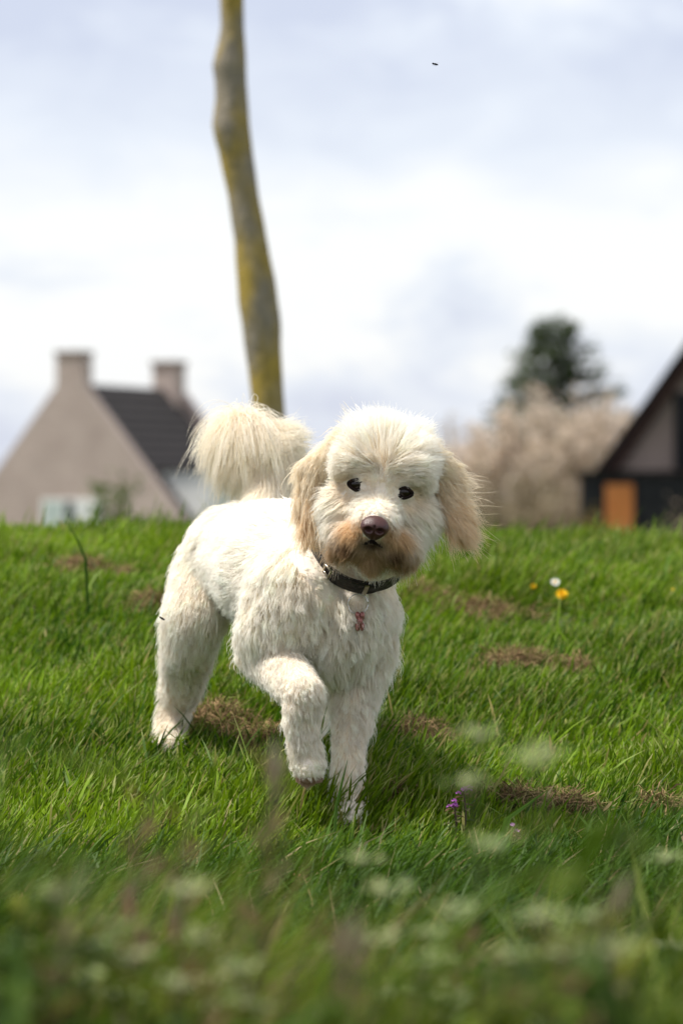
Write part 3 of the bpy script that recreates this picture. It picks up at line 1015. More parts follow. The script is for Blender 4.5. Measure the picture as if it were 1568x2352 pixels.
# dark lips below the nose
A = Arr()
A.tube([Hd(-.034, -.088, .098), Hd(-.018, -.082, .124), Hd(0, -.073, .136), Hd(.018, -.082, .124), Hd(.034, -.088, .098)], [.002, .0032, .0050, .0032, .002], (.02, .01, .01), 10)
A.v = [tuple(Vector(p) - DOG_O) for p in A.v]
link('lip', A.mesh('lip', True), dog, m_lid)

# ------------------------------------------------------------------ collar
def build_collar():
    n = NECKA
    e1 = Vector((1, 0, 0)); e1 = (e1 - n * e1.dot(n)).normalized()
    e2 = n.cross(e1).normalized()
    if e2.y > 0: e2 = -e2                                    # towards the camera
    def at(th, r=COLLAR_R, h=0.0):
        return NECKC + (e1 * math.cos(th) + e2 * math.sin(th)) * r + n * h
    def scr(p):
        return 784 + p.x * FPX / p.y, HOR + (EYE - p.z) * FPX / p.y
    def theta(u, v):
        best = min((math.hypot(scr(at(k / 500 * 2 * math.pi))[0] - u, scr(at(k / 500 * 2 * math.pi))[1] - v), k) for k in range(500) if math.sin(k / 500 * 2 * math.pi) > -.3)
        return best[1] / 500 * 2 * math.pi
    leather = mat_noise('black_leather', (.010, .0085, .008), (.024, .020, .018), 90, .42, .25)
    worn = mat_noise('worn_leather', (.022, .018, .016), (.048, .040, .035), 60, .6, .35)
    steel = mat_noise('antique_brass', (.42, .36, .26), (.58, .52, .42), 40, .28, 0, metallic=1.0)
    def band(th0, th1, r, w, t, seg, taper=False):
        V, F = [], []
        for i in range(seg + 1):
            s = i / seg
            th = th0 + (th1 - th0) * s
            ww = w
            if taper:
                q = max(0, (s - .80) / .20); ww = w * math.sqrt(max(.03, 1 - q * q))
            for (dr, dh) in ((0, -.5), (t * .8, -.5), (t, -.42), (t, .42), (t * .8, .5), (0, .5)):
                V.append(at(th, r + dr, ww * dh))
        for i in range(seg):
            for k in range(6):
                a, b2 = i * 6 + k, i * 6 + (k + 1) % 6
                F.append((a, b2, b2 + 6, a + 6))
        F.append(tuple(range(6))[::-1]); F.append(tuple(seg * 6 + k for k in range(6)))
        return V, F
    def mk(name, V, F, mat, parent, smooth=False):
        V = [Vector(p) - DOG_O for p in V]
        return link(name, mesh_from(name, V, F, None, smooth), parent, mat)
    tb, tk = theta(768, 1305), theta(838, 1345)
    dirn = 1 if ((tk - tb + math.pi) % (2 * math.pi) - math.pi) > 0 else -1
    V, F = band(0, 2 * math.pi, COLLAR_R, .027, .004, 96)
    collar = mk('collar', V, F, worn, dog)
    collar['label'] = 'black leather buckled collar'
    strap = mk('strap_end', *band(tb, tb + dirn * (abs((tk - tb + math.pi) % (2 * math.pi) - math.pi) + .26), COLLAR_R + .0045, .025, .0038, 40, True), leather, collar)
    # buckle frame: a rectangular ring standing proud of the strap
    A = Arr()
    pts = [at(tb + dirn * .03, COLLAR_R + .0095, h) if k else at(tb + dirn * .03, COLLAR_R + .0095, h) for k, h in enumerate((-.0145, .0145))]
    pts += [at(tb - dirn * .13, COLLAR_R + .0075, h) for h in (.0145, -.0145)]
    loop = pts + [pts[0], pts[1]]
    A.tube(loop, [.0019] * 6, (1, 1, 1), 8)
    A.tube([at(tb - dirn * .13, COLLAR_R + .0090, 0), at(tb + dirn * .05, COLLAR_R + .0115, 0)], [.0013, .0011], (1, 1, 1), 6)
    mk('buckle', A.v, A.f, steel, collar, True)
    # keeper loop round strap and collar
    V, F = band(tk - .04, tk + .04, COLLAR_R + .0088, .0275, .0018, 6)
    mk('keeper_loop', V, F, steel, collar)
    # split ring and bone shaped charm hanging from the keeper
    c = at(tk - dirn * .09, COLLAR_R + .012, -.012)
    ringc = c + Vector((-.001, -.003, -.014))
    A = Arr()
    A.tube([ringc + Vector((math.cos(q) * .0165, .003 * math.cos(q), math.sin(q) * .0165)) for q in [2 * math.pi * k / 28 for k in range(29)]], [.00085] * 29, (1, 1, 1), 6)
    mk('ring', A.v, A.f, mat_noise('steel_ring', (.6, .6, .6), (.7, .7, .7), 10, .2, 0, metallic=1.0), collar, True)
    A = Arr()
    top = ringc + Vector((.003, -.003, -.0155))
    for sx in (-1, 1):
        for (z0, z1, r0) in ((0, -.008, .0042), (-.018, -.0265, .0040)):
            A.tube([top + Vector((sx * .0036, 0, z0 + .003)), top + Vector((sx * .0038, 0, z0)), top + Vector((sx * .0036, 0, (z0 + z1) / 2)), top + Vector((sx * .0032, 0, z1)), top + Vector((sx * .0028, 0, z1 - .002))],
                   [.0018, r0, r0 * 1.05, r0 * .95, .0018], (1, 1, 1), 10)
    A.tube([top + Vector((0, 0, -.004)), top + Vector((0, 0, -.014)), top + Vector((0, 0, -.024))], [.0052, .0050, .0052], (1, 1, 1), 12)
    ch = mk('charm', A.v, A.f, mat_noise('rose_metal', (.26, .10, .09), (.38, .17, .15), 120, .3, .1, metallic=.55), collar, True)
    ch['label'] = 'small rose coloured bone shaped charm'
build_collar()

# ------------------------------------------------------------------ tree behind the dog
def build_trunk_tree():
    D = 13.0
    prof = [(-40, 507, 557), (0, 507, 557), (60, 509, 558), (100, 503, 560), (150, 491, 562), (185, 497, 563), (230, 498, 566), (290, 489, 571), (325, 497, 575), (350, 506, 578),
            (450, 527, 593), (550, 541, 610), (640, 546, 626), (700, 551, 634), (750, 560, 640), (850, 573, 645), (950, 584, 651), (1200, 602, 668), (1345, 604, 678), (1370, 598, 684)]
    vsr = np.array([p[0] for p in prof]); lf = np.array([p[1] for p in prof]); rt = np.array([p[2] for p in prof])
    base = P(640, 1340, D)
    base.z = gz(base.x, D)
    root = empty('tree', base)
    tag(root, 'slender grey tree trunk with yellow lichen and knots behind the dog', 'tree')
    V, F, seg = [], [], 20
    rows = np.arange(-40, 1371, 12)[::-1]
    pts = []
    for v in rows:
        l, r = np.interp(v, vsr, lf), np.interp(v, vsr, rt)
        pts.append((P((l + r) / 2, v, D), (r - l) / 2 * 1.10 * D / FPX))
    topp, topr = pts[-1]
    for k in range(1, 60):                                  # on up out of the picture
        s = k / 59
        pts.append((topp + Vector((-.10 * s + .05 * math.sin(5 * s), .2 * s, 3.2 * s)), topr * (1 - .72 * s)))
    for i, (c, r) in enumerate(pts):
        for k in range(seg):
            th = 2 * math.pi * k / seg
            q = Vector((math.cos(th), math.sin(th), 0))
            lump = 1 + .07 * mnoise.noise(Vector((q.x * 1.2, q.y * 1.2, c.z * 3.5))) + .05 * mnoise.noise(Vector((q.x * 3, q.y * 3, c.z * 9)))
            V.append(c + q * r * lump - base)
    for i in range(len(pts) - 1):
        for k in range(seg):
            k2 = (k + 1) % seg
            F.append((i * seg + k, i * seg + k2, (i + 1) * seg + k2, (i + 1) * seg + k))
    F.append(tuple((len(pts) - 1) * seg + k for k in range(seg)))
    m, nt, b = new_mat('bark_lichen')
    t = nt.nodes.new('ShaderNodeTexCoord')
    mpn = nt.nodes.new('ShaderNodeMapping'); mpn.inputs['Scale'].default_value = (1, 1, .45)
    nt.links.new(t.outputs['Object'], mpn.inputs[0])
    n1 = nt.nodes.new('ShaderNodeTexNoise'); n1.inputs['Scale'].default_value = 6; n1.inputs['Detail'].default_value = 6
    n2 = nt.nodes.new('ShaderNodeTexNoise'); n2.inputs['Scale'].default_value = 45; n2.inputs['Detail'].default_value = 6
    for n in (n1, n2): nt.links.new(mpn.outputs[0], n.inputs['Vector'])
    r1 = nt.nodes.new('ShaderNodeValToRGB')
    r1.color_ramp.elements[0].position = .44; r1.color_ramp.elements[0].color = (.24, .205, .15, 1)
    r1.color_ramp.elements[1].position = .60; r1.color_ramp.elements[1].color = (.33, .235, .040, 1)
    nt.links.new(n1.outputs['Fac'], r1.inputs[0])
    mx = nt.nodes.new('ShaderNodeMix'); mx.data_type = 'RGBA'; mx.blend_type = 'MULTIPLY'; mx.inputs['Factor'].default_value = .6
    r2 = nt.nodes.new('ShaderNodeValToRGB'); r2.color_ramp.elements[0].position = .3; r2.color_ramp.elements[1].position = .7
    r2.color_ramp.elements[0].color = (.45, .45, .45, 1)
    nt.links.new(n2.outputs['Fac'], r2.inputs[0])
    nt.links.new(r1.outputs[0], mx.inputs['A']); nt.links.new(r2.outputs[0], mx.inputs['B'])
    nt.links.new(mx.outputs['Result'], b.inputs['Base Color'])
    b.inputs['Roughness'].default_value = .9
    bp = nt.nodes.new('ShaderNodeBump'); bp.inputs['Strength'].default_value = .7; bp.inputs['Distance'].default_value = .01
    nt.links.new(n2.outputs['Fac'], bp.inputs['Height']); nt.links.new(bp.outputs[0], b.inputs['Normal'])
    link('trunk', mesh_from('trunk', V, F, None, True), root, m)
    # bare spring crown, above the picture
    A = Arr()
    rr = random.Random(5)
    def limb(p, d, L, r, lvl):
        pts_, rad = [p], [r]
        q, dd = p.copy(), d.copy()
        for i in range(6):
            dd = (dd + Vector((rr.uniform(-.2, .2), rr.uniform(-.2, .2), rr.uniform(-.02, .16)))).normalized()
            q = q + dd * L / 6
            pts_.append(q.copy()); rad.append(r * (1 - .13 * (i + 1)))
            if lvl < 2 and i >= 1:
                s = Vector((rr.uniform(-1, 1), rr.uniform(-1, 1), rr.uniform(.1, .8))).normalized()
                limb(q, (dd + s).normalized(), L * rr.uniform(.35, .55), r * .45, lvl + 1)
        A.tube(pts_, rad, (.10, .085, .06), 6 if lvl < 2 else 4)
        if lvl == 2:
            for q in pts_[2:]:
                A.leaf(q, (rr.uniform(-1, 1), rr.uniform(-1, 1), rr.uniform(0, 1)), (rr.uniform(-1, 1), rr.uniform(-1, 1), 0.1), .03, .014, (.16, .2, .04))
    top0 = topp - base
    for k in range(11):
        s = .22 + .075 * k
        p = top0 + Vector((-.10 * s + .05 * math.sin(5 * s), .2 * s, 3.2 * s))
        az = k * 2.4
        limb(p, Vector((math.cos(az), math.sin(az), .75)).normalized(), 1.5 * (1.15 - .6 * s), .022 * (1.2 - .6 * s), 0)
    o = link('crown', A.mesh('crown', True), root, BLOSSOM)
build_trunk_tree()

# ------------------------------------------------------------------ houses
def brick_mat(name, c1, c2, mortar, scale):
    m, nt, b = new_mat(name)
    t = nt.nodes.new('ShaderNodeTexCoord')
    sp = nt.nodes.new('ShaderNodeSeparateXYZ'); cb = nt.nodes.new('ShaderNodeCombineXYZ')
    ad = nt.nodes.new('ShaderNodeMath'); ad.operation = 'ADD'
    nt.links.new(t.outputs['Object'], sp.inputs[0])
    nt.links.new(sp.outputs['X'], ad.inputs[0]); nt.links.new(sp.outputs['Y'], ad.inputs[1])
    nt.links.new(ad.outputs[0], cb.inputs[0]); nt.links.new(sp.outputs['Z'], cb.inputs[1])
    br = nt.nodes.new('ShaderNodeTexBrick')
    br.inputs['Scale'].default_value = scale
    br.inputs['Color1'].default_value = (*c1, 1); br.inputs['Color2'].default_value = (*c2, 1); br.inputs['Mortar'].default_value = (*mortar, 1)
    br.inputs['Brick Width'].default_value = .22; br.inputs['Row Height'].default_value = .065; br.inputs['Mortar Size'].default_value = .008
    nt.links.new(cb.outputs[0], br.inputs['Vector'])
    ns = nt.nodes.new('ShaderNodeTexNoise'); ns.inputs['Scale'].default_value = .9; ns.inputs['Detail'].default_value = 5
    nt.links.new(t.outputs['Object'], ns.inputs['Vector'])
    mx = nt.nodes.new('ShaderNodeMix'); mx.data_type = 'RGBA'; mx.blend_type = 'MULTIPLY'; mx.inputs['Factor'].default_value = .5
    r2 = nt.nodes.new('ShaderNodeValToRGB'); r2.color_ramp.elements[0].position = .3; r2.color_ramp.elements[1].position = .7; r2.color_ramp.elements[0].color = (.55, .52, .5, 1)
    nt.links.new(ns.outputs['Fac'], r2.inputs[0])
    nt.links.new(br.outputs['Color'], mx.inputs['A']); nt.links.new(r2.outputs[0], mx.inputs['B'])
    nt.links.new(mx.outputs['Result'], b.inputs['Base Color'])
    bp = nt.nodes.new('ShaderNodeBump'); bp.inputs['Strength'].default_value = .5; bp.inputs['Distance'].default_value = .01; bp.invert = True
    nt.links.new(br.outputs['Fac'], bp.inputs['Height']); nt.links.new(bp.outputs[0], b.inputs['Normal'])
    b.inputs['Roughness'].default_value = .9
    return m
def tile_mat(name, c1, c2):
    m, nt, b = new_mat(name)
    t = nt.nodes.new('ShaderNodeTexCoord')
    w = nt.nodes.new('ShaderNodeTexWave'); w.wave_type = 'BANDS'; w.bands_direction = 'Z'; w.inputs['Scale'].default_value = 1.4; w.wave_profile = 'SAW'
    n = nt.nodes.new('ShaderNodeTexNoise'); n.inputs['Scale'].default_value = 3; n.inputs['Detail'].default_value = 6
    nt.links.new(t.outputs['Object'], w.inputs['Vector']); nt.links.new(t.outputs['Object'], n.inputs['Vector'])
    r = nt.nodes.new('ShaderNodeValToRGB'); r.color_ramp.elements[0].position = .35; r.color_ramp.elements[1].position = .65
    r.color_ramp.elements[0].color = (*c1, 1); r.color_ramp.elements[1].color = (*c2, 1)
    nt.links.new(n.outputs['Fac'], r.inputs[0]); nt.links.new(r.outputs[0], b.inputs['Base Color'])
    bp = nt.nodes.new('ShaderNodeBump'); bp.inputs['Strength'].default_value = .6; bp.inputs['Distance'].default_value = .04
    nt.links.new(w.outputs['Fac'], bp.inputs['Height']); nt.links.new(bp.outputs[0], b.inputs['Normal'])
    b.inputs['Roughness'].default_value = .85
    b.inputs['Specular IOR Level'].default_value = .15
    return m
M_WHITE = mat_noise('white_paint', (.72, .72, .70), (.80, .80, .78), 4, .6)
M_GLASS = mat_noise('window_glass', (.05, .06, .07), (.08, .09, .10), 2, .08, spec=.6)

def poly_prism(name, pts, y0, y1, mat, parent, smooth=False):
    """a wall: outline in x,z between two depths"""
    n = len(pts)
    V = [(x, y0, z) for x, z in pts] + [(x, y1, z) for x, z in pts]
    F = [tuple(range(n)), tuple(range(2 * n - 1, n - 1, -1))]
    F += [(i, i + n, (i + 1) % n + n, (i + 1) % n) for i in range(n)]
    me = mesh_from(name, V, F)
    bm = bmesh.new(); bm.from_mesh(me); bmesh.ops.recalc_face_normals(bm, faces=bm.faces); bm.to_mesh(me); bm.free()
    return link(name, me, parent, mat)
def box(name, lo, hi, mat, parent, bevel=0.0):
    bm = bmesh.new()
    bm_box(bm, lo, hi, bevel)
    bmesh.ops.recalc_face_normals(bm, faces=bm.faces)
    return link(name, bm_mesh(name, bm), parent, mat)

def build_gable_house():
    D = 110.0; s = D / FPX; ang = math.radians(18.5)
    c = P(164, 0, D)
    g0 = gz(c.x, D)
    root = empty('gable_house', (c.x, D, g0), -ang)
    tag(root, 'pinkish brick house with steep dark slate roof and two chimneys', 'house')
    z = lambda v: EYE - (v - HOR) * s - g0
    k = s / math.cos(ang)
    x = lambda u: (u - 164) * k
    wall = brick_mat('pink_brick', (.46, .345, .30), (.52, .405, .355), (.50, .44, .40), 1.0)
    dark = brick_mat('brown_brick', (.20, .13, .10), (.25, .17, .13), (.25, .2, .17), 1.0)
    slate = tile_mat('dark_slate', (.046, .041, .040), (.064, .057, .055))
    ha, he, hw, dep = z(838), z(1215), x(440), 8.4
    outline = [(-hw, 0), (hw, 0), (hw, he), (x(198), z(886)), (x(190), z(820)), (x(128), z(820)), (x(128), z(886)), (-hw, he)]
    w0 = poly_prism('wall', outline, 0, .34, wall, root)
    w1 = poly_prism('wall', [(-hw, 0), (hw, 0), (hw, he), (x(206), z(890)), (x(122), z(890)), (-hw, he)], dep - .34, dep, wall, root)
    for sx in (-1, 1):
        box('wall', (sx * hw - (.3 if sx > 0 else 0), .342, 0), (sx * hw + (0 if sx > 0 else .3), dep - .342, he - .15), wall, root)
    rz = z(880); re = he - .55
    for sx in (1, -1):
        slope = (rz - re) / hw
        poly = [(0, rz), (sx * hw * 1.06, rz - slope * hw * 1.06), (sx * hw * 1.06, rz - slope * hw * 1.06 - .16), (0, rz - .16)]
        ro = poly_prism('roof', poly, .343, dep - .343, slate, root)
        # courses of slates, each a strip set proud of the one below
        for i in range(18):
            a0, a1 = i / 18, (i + 1) / 18 + .012
            nx, nz_ = slope / math.hypot(1, slope), 1 / math.hypot(1, slope)
            def pt(a, h): return (sx * (hw * 1.06 * a + nx * h), rz - slope * hw * 1.06 * a + nz_ * h)
            poly_prism('slate_course', [pt(a0, .004), pt(a0, .012), pt(a1, .045), pt(a1, .004)], .36, dep - .36, slate, ro)
    # stone copings on the gable slopes
    # chimneys
    for (y0, u0, u1, vt, vb) in ((0, 128, 206, 806, 886), (dep - .75, 140, 198, 815, 890)):
        yy0 = y0 + (.345 if y0 == 0 else -.05)
        if y0 == 0:
            ch = box('chimney', (x(128) + .004, .342, z(900)), (x(190) - .004, .80, z(821)), wall, root)
            box('chimney_cap', (x(128) - .03, -.03, z(819)), (x(190) + .03, .84, z(806)), dark, ch)
        else:
            ch = box('chimney', (x(u0), dep - .80, z(930)), (x(u1), dep + .05, z(vt + 10)), wall, root)
            box('chimney_cap', (x(u0) - .05, dep - .84, z(vt + 9)), (x(u1) + .05, dep + .09, z(vt - 4)), dark, ch)
    # white dormer on the right slope
    dm = box('dormer', (x(300), 2.0, z(1240)), (x(432), 6.2, z(1082)), M_WHITE, root)
    box('dormer_roof', (x(296), 1.9, z(1081)), (x(436), 6.3, z(1074)), slate, dm)
    # window low in the gable
    wn_ = box('window', (x(96), -.05, z(1250)), (x(242), -.004, z(1146)), M_WHITE, root)
    teal = mat_noise('curtained_pane', (.42, .49, .46), (.50, .56, .53), 3, .25)
    for (u0, u1, mt) in ((101, 146, teal), (150, 172, M_GLASS), (178, 237, M_WHITE)):
        box('pane', (x(u0), -.06, z(1244)), (x(u1), -.052, z(1151)), mt, wn_)
    # left gable end window frame bars
    for uu in (148, 175):
        box('window_bar', (x(uu) - .03, -.09, z(1246)), (x(uu) + .03, -.062, z(1149)), M_WHITE, wn_)
build_gable_house()

def build_dark_house():
    D = 90.0; s = D / FPX
    uc = 1800
    c = P(uc, 0, D)
    g0 = gz(c.x, D)
    root = empty('dark_house', (c.x, D, g0), -math.radians(6))
    tag(root, 'black timber house with steep dark roof, pink gable and orange door', 'house')
    z = lambda v: EYE - (v - HOR) * s - g0
    x = lambda u: (u - uc) * s
    black = mat_noise('black_timber', (.008, .008, .010), (.016, .016, .018), 4, .7, .3)
    roofm = tile_mat('dark_tiles', (.010, .008, .008), (.017, .013, .012))
    red = mat_noise('red_brown_board', (.032, .014, .010), (.050, .021, .015), 5, .7)
    brick = brick_mat('gable_brick', (.28, .205, .175), (.33, .25, .21), (.3, .26, .23), 1.0)
    za = lambda u: z(1088 - (u - 1350) * 1.376)             # roof line
    hw = -x(1362); ap = za(uc)
    # gable wall
    poly_prism('wall', [(-hw + .55, 0), (hw - .55, 0), (hw - .55, z(1085) - .1), (0, ap - .75), (-hw + .55, z(1085) - .1)], 0, .3, brick, root)
    poly_prism('wall', [(-hw + .55, 0), (hw - .55, 0), (hw - .55, z(1085) - .1), (0, ap - .75), (-hw + .55, z(1085) - .1)], 10.7, 11, brick, root)
    for sx in (-1, 1):
        box('wall', (sx * (hw - .55) - (.3 if sx > 0 else 0), .302, 0), (sx * (hw - .55) + (0 if sx > 0 else .3), 10.698, z(1085)), black, root)
        e0, e1 = sx * hw, z(1088)
        t = .34
        sl = (ap - e1) / hw
        poly_prism('roof', [(0, ap), (e0 * 1.03, e1 - .03 * hw * sl), (e0 * 1.03, e1 - .03 * hw * sl - t), (0, ap - t)], -.40, 11.4, roofm, root)
        poly_prism('bargeboard', [(0, ap - t - .01), (e0 * 1.02, e1 - .02 * hw * sl - t - .01), (e0 * 1.02, e1 - .02 * hw * sl - t - .42), (0, ap - t - .42)], -.30, -.06, red, root)
    # louvred shutter in the gable
    sh = box('shutter', (x(1548), -.10, z(1078)), (x(1640), -.004, z(900)), black, root)
    for i in range(14):
        v = 905 + i * 12.5
        box('slat', (x(1551), -.15, z(v + 8)), (x(1637), -.102, z(v)), black, sh)
    # black lean-to across the front
    lt = box('lean_to', (x(1340), -2.2, 0), (-x(1340), -.45, z(1092)), black, root)
    box('lean_to_roof', (x(1336), -2.35, z(1091)), (-x(1336), -.42, z(1082)), roofm, lt)
    for i in range(26):
        xx = x(1342) + i * .24
        if x(1382) < xx + .2 and xx < x(1472): continue
        box('board', (xx, -2.228, .05), (xx + .215, -2.202, z(1096)), black, lt)
    orange = mat_noise('orange_wood', (.46, .150, .035), (.58, .21, .055), 3, .45, .2)
    dr = box('door', (x(1396), -2.27, .02), (x(1460), -2.204, z(1112)), orange, root)
    for i in range(5):
        x0 = x(1398) + i * (x(1458) - x(1398)) / 5
        box('plank', (x0 + .006, -2.295, .06), (x0 + (x(1458) - x(1398)) / 5 - .006, -2.272, z(1116)), orange, dr)
    box('door_handle', (x(1458) - .03, -2.34, .95), (x(1458), -2.297, 1.10), M_GLASS, dr)
    for (a0, a1, b0, b1) in ((1392, 1396, 0, 1108), (1460, 1464, 0, 1108)):
        box('door_frame', (x(a0), -2.29, .0), (x(a1) - .002, -2.204, z(b1)), black, dr)
build_dark_house()

# ------------------------------------------------------------------ trees and shrubs far behind
def build_conifer():
    D = 130.0; s = D / FPX
    b = P(1275, 0, D); b.z = gz(b.x, D)
    root = empty('conifer', b)
    tag(root, 'dark green conifer rising behind the blossoming shrubs', 'tree')
    ztop = P(0, 744, D).z - b.z
    A = Arr(); A.tube([(0, 0, 0), (.03, 0, ztop * .5), (0, 0, ztop)], [.17, .10, .012], (.09, .06, .04), 8)
    link('trunk', A.mesh('trunk', True), root, BLOSSOM)
    A = Arr(); r = random.Random(3)
    for i in range(520):
        t = (i / 520) ** .8
        zz = ztop * (1 - t * .88)
        az = r.uniform(0, 6.283)
        lump = 1 + .35 * math.sin(3 * az + 5 * t) * r.uniform(.4, 1)
        rad = (.15 + 3.7 * t ** .60) * lump * r.uniform(.75, 1.08)
        d = Vector((math.cos(az), math.sin(az), 0))
        p0 = Vector((0, 0, zz)); p1 = d * rad + Vector((0, 0, zz - .10 * rad + .25))
        A.tube([p0, p0.lerp(p1, .5) - Vector((0, 0, .05)), p1], [.02, .015, .006], (.05, .045, .03), 4)
        for j in range(15):
            q = p0.lerp(p1, .25 + .75 * r.random() ** .7) + Vector((r.uniform(-.14, .14), r.uniform(-.14, .14), r.uniform(-.14, .1)))
            g = r.uniform(.6, 1.3)
            A.leaf(q, (d.x + r.uniform(-.9, .9), d.y + r.uniform(-.9, .9), r.uniform(-.3, .6)), (r.uniform(-1, 1), r.uniform(-1, 1), r.uniform(-.3, .3)), r.uniform(.26, .5), r.uniform(.10, .19), (.070 * g, .095 * g, .038 * g))
    link('crown', A.mesh('crown'), root, LEAF)
build_conifer()

def shrub(name, label, cat, u, vtop, D, halfw, seed, stem_c, twig_c, bloom_c, bloom_n=1500, group=None, stems=26, bloom=.09, low=.25):
    b = P(u, 0, D); b.z = gz(b.x, D)
    h = P(0, vtop, D).z - b.z
    root = empty(name, b)
    tag(root, label, cat, group)
    r = random.Random(seed)
    A = Arr(); B = Arr()
    tips = []
    for i in range(stems):
        az = r.uniform(0, 6.283); rr_ = halfw * math.sqrt(r.random())
        hh = h * (1 - .35 * (rr_ / halfw) ** 2) * r.uniform(.72, 1.03)
        p = Vector((math.cos(az) * rr_ * .22, math.sin(az) * rr_ * .22, 0)); q = Vector((math.cos(az) * rr_, math.sin(az) * rr_, hh))
        mid = p.lerp(q, .5) + Vector((r.uniform(-.1, .1), r.uniform(-.1, .1), .08 * h)) * 1.0
        pts = [p, p.lerp(mid, .5), mid, mid.lerp(q, .5) + Vector((0, 0, .03 * h)), q]
        R = .012 * h
        A.tube(pts, [R, R * .8, R * .55, R * .3, R * .1], stem_c, 5)
        for j in range(16):
            t = low + (1 - low) * r.random()
            k = min(3, int(t * 4)); base = pts[k].lerp(pts[k + 1], t * 4 - k)
            d = Vector((r.uniform(-1, 1), r.uniform(-1, 1), r.uniform(.15, 1.2))).normalized()
            L = h * r.uniform(.06, .16)
            e = base + d * L
            if e.z > h * 1.04: e.z = h * 1.04
            B.tube([base, base.lerp(e, .5) + Vector((0, 0, .02)), e], [.0035 * h, .0025 * h, .001 * h], twig_c, 3)
            tips.append((base, e))
    link('stem', A.mesh('stem', True), root, BLOSSOM)
    for i in range(bloom_n):
        base, e = r.choice(tips)
        p = base.lerp(e, r.uniform(.2, 1.05)) + Vector((r.uniform(-.5, .5), r.uniform(-.5, .5), r.uniform(-.5, .5))) * bloom
        g = r.uniform(.75, 1.15)
        c = r.choice(bloom_c)
        B.leaf(p, (r.uniform(-1, 1), r.uniform(-1, 1), r.uniform(-.6, 1)), (r.uniform(-1, 1), r.uniform(-1, 1), r.uniform(-1, 1)), bloom * r.uniform(.7, 1.3), bloom * .7, tuple(q * g for q in c))
    link('crown', B.mesh('crown'), root, BLOSSOM)
    return root
BL = [(.84, .71, .60), (.80, .66, .54), (.86, .77, .68), (.70, .60, .46)]
for i, (u, vt, D, hw, lab) in enumerate([
        (1055, 962, 106, 1.7, 'thin bare shrub at the end of the blossom row behind the dog\'s ear'),
        (1105, 968, 101, 1.35, 'loose pinkish blossoming shrub beside the thin bare shrub'),
        (1155, 935, 100, 1.5, 'beige blossoming shrub at the bare end of the blossom row'),
        (1245, 900, 104, 1.7, 'pale pink blossoming shrub in front of the conifer'),
        (1330, 878, 98, 1.7, 'tallest pink blossoming shrub beside the conifer'),
        (1415, 882, 102, 1.5, 'rosy blossoming shrub partly behind the black house')]):
    shrub('blossom_shrub', lab, 'shrub', u, vt, D, hw, 40 + i, (.28, .22, .15), (.38, .30, .21), BL if i else [(.60, .51, .41), (.66, .56, .46)], 4400 if i else 3000, 'blossoming shrubs before the dark house', stems=36 if i else 52, bloom=.12)
shrub('bare_hedge', 'low tangled brown hedge under the blossoming shrubs', 'hedge', 1195, 1080, 92, 1.9, 61, (.15, .11, .06), (.30, .24, .15), [(.44, .37, .24), (.50, .41, .30)], 3000, stems=60, bloom=.08, low=.05)
shrub('bare_hedge', 'low tangled brown hedge ending at the black wall', 'hedge', 1320, 1090, 95, 1.1, 62, (.16, .12, .08), (.32, .25, .18), [(.52, .42, .33), (.46, .37, .27)], 2000, stems=45, bloom=.08, low=.05)
shrub('yellow_shrub', 'small yellow flowering shrub beside the orange door', 'shrub', 1363, 1160, 84, .30, 63, (.14, .10, .05), (.20, .16, .06), [(.42, .32, .07), (.34, .24, .09)], 500, stems=14, bloom=.07)
shrub('evergreen_bush', 'dark green bush glimpsed between tail and head', 'bush', 668, 1072, 60, .34, 64, (.06, .06, .04), (.05, .06, .03), [(.06, .085, .045), (.08, .10, .06)], 1300, stems=26, bloom=.08)
shrub('garden_shrub', 'small leafy green shrub in front of the pink gable', 'shrub', 252, 1058, 40, .26, 65, (.12, .10, .06), (.17, .17, .08), [(.06, .13, .025), (.10, .17, .04), (.16, .20, .06)], 900, stems=12, bloom=.08, low=.3)
shrub('garden_shrub', 'low dull green shrub at the foot of the pink gable', 'shrub', 292, 1160, 42, .24, 66, (.12, .10, .06), (.15, .14, .07), [(.12, .15, .05), (.20, .19, .10)], 420, stems=12, bloom=.05, low=.2)
shrub('bare_hedge', 'brown twiggy shrub by the black wall right of the orange door', 'hedge', 1562, 1140, 62, .22, 67, (.16, .12, .08), (.24, .18, .13), [(.36, .28, .22), (.30, .23, .17)], 400, stems=14, bloom=.07, low=.1)

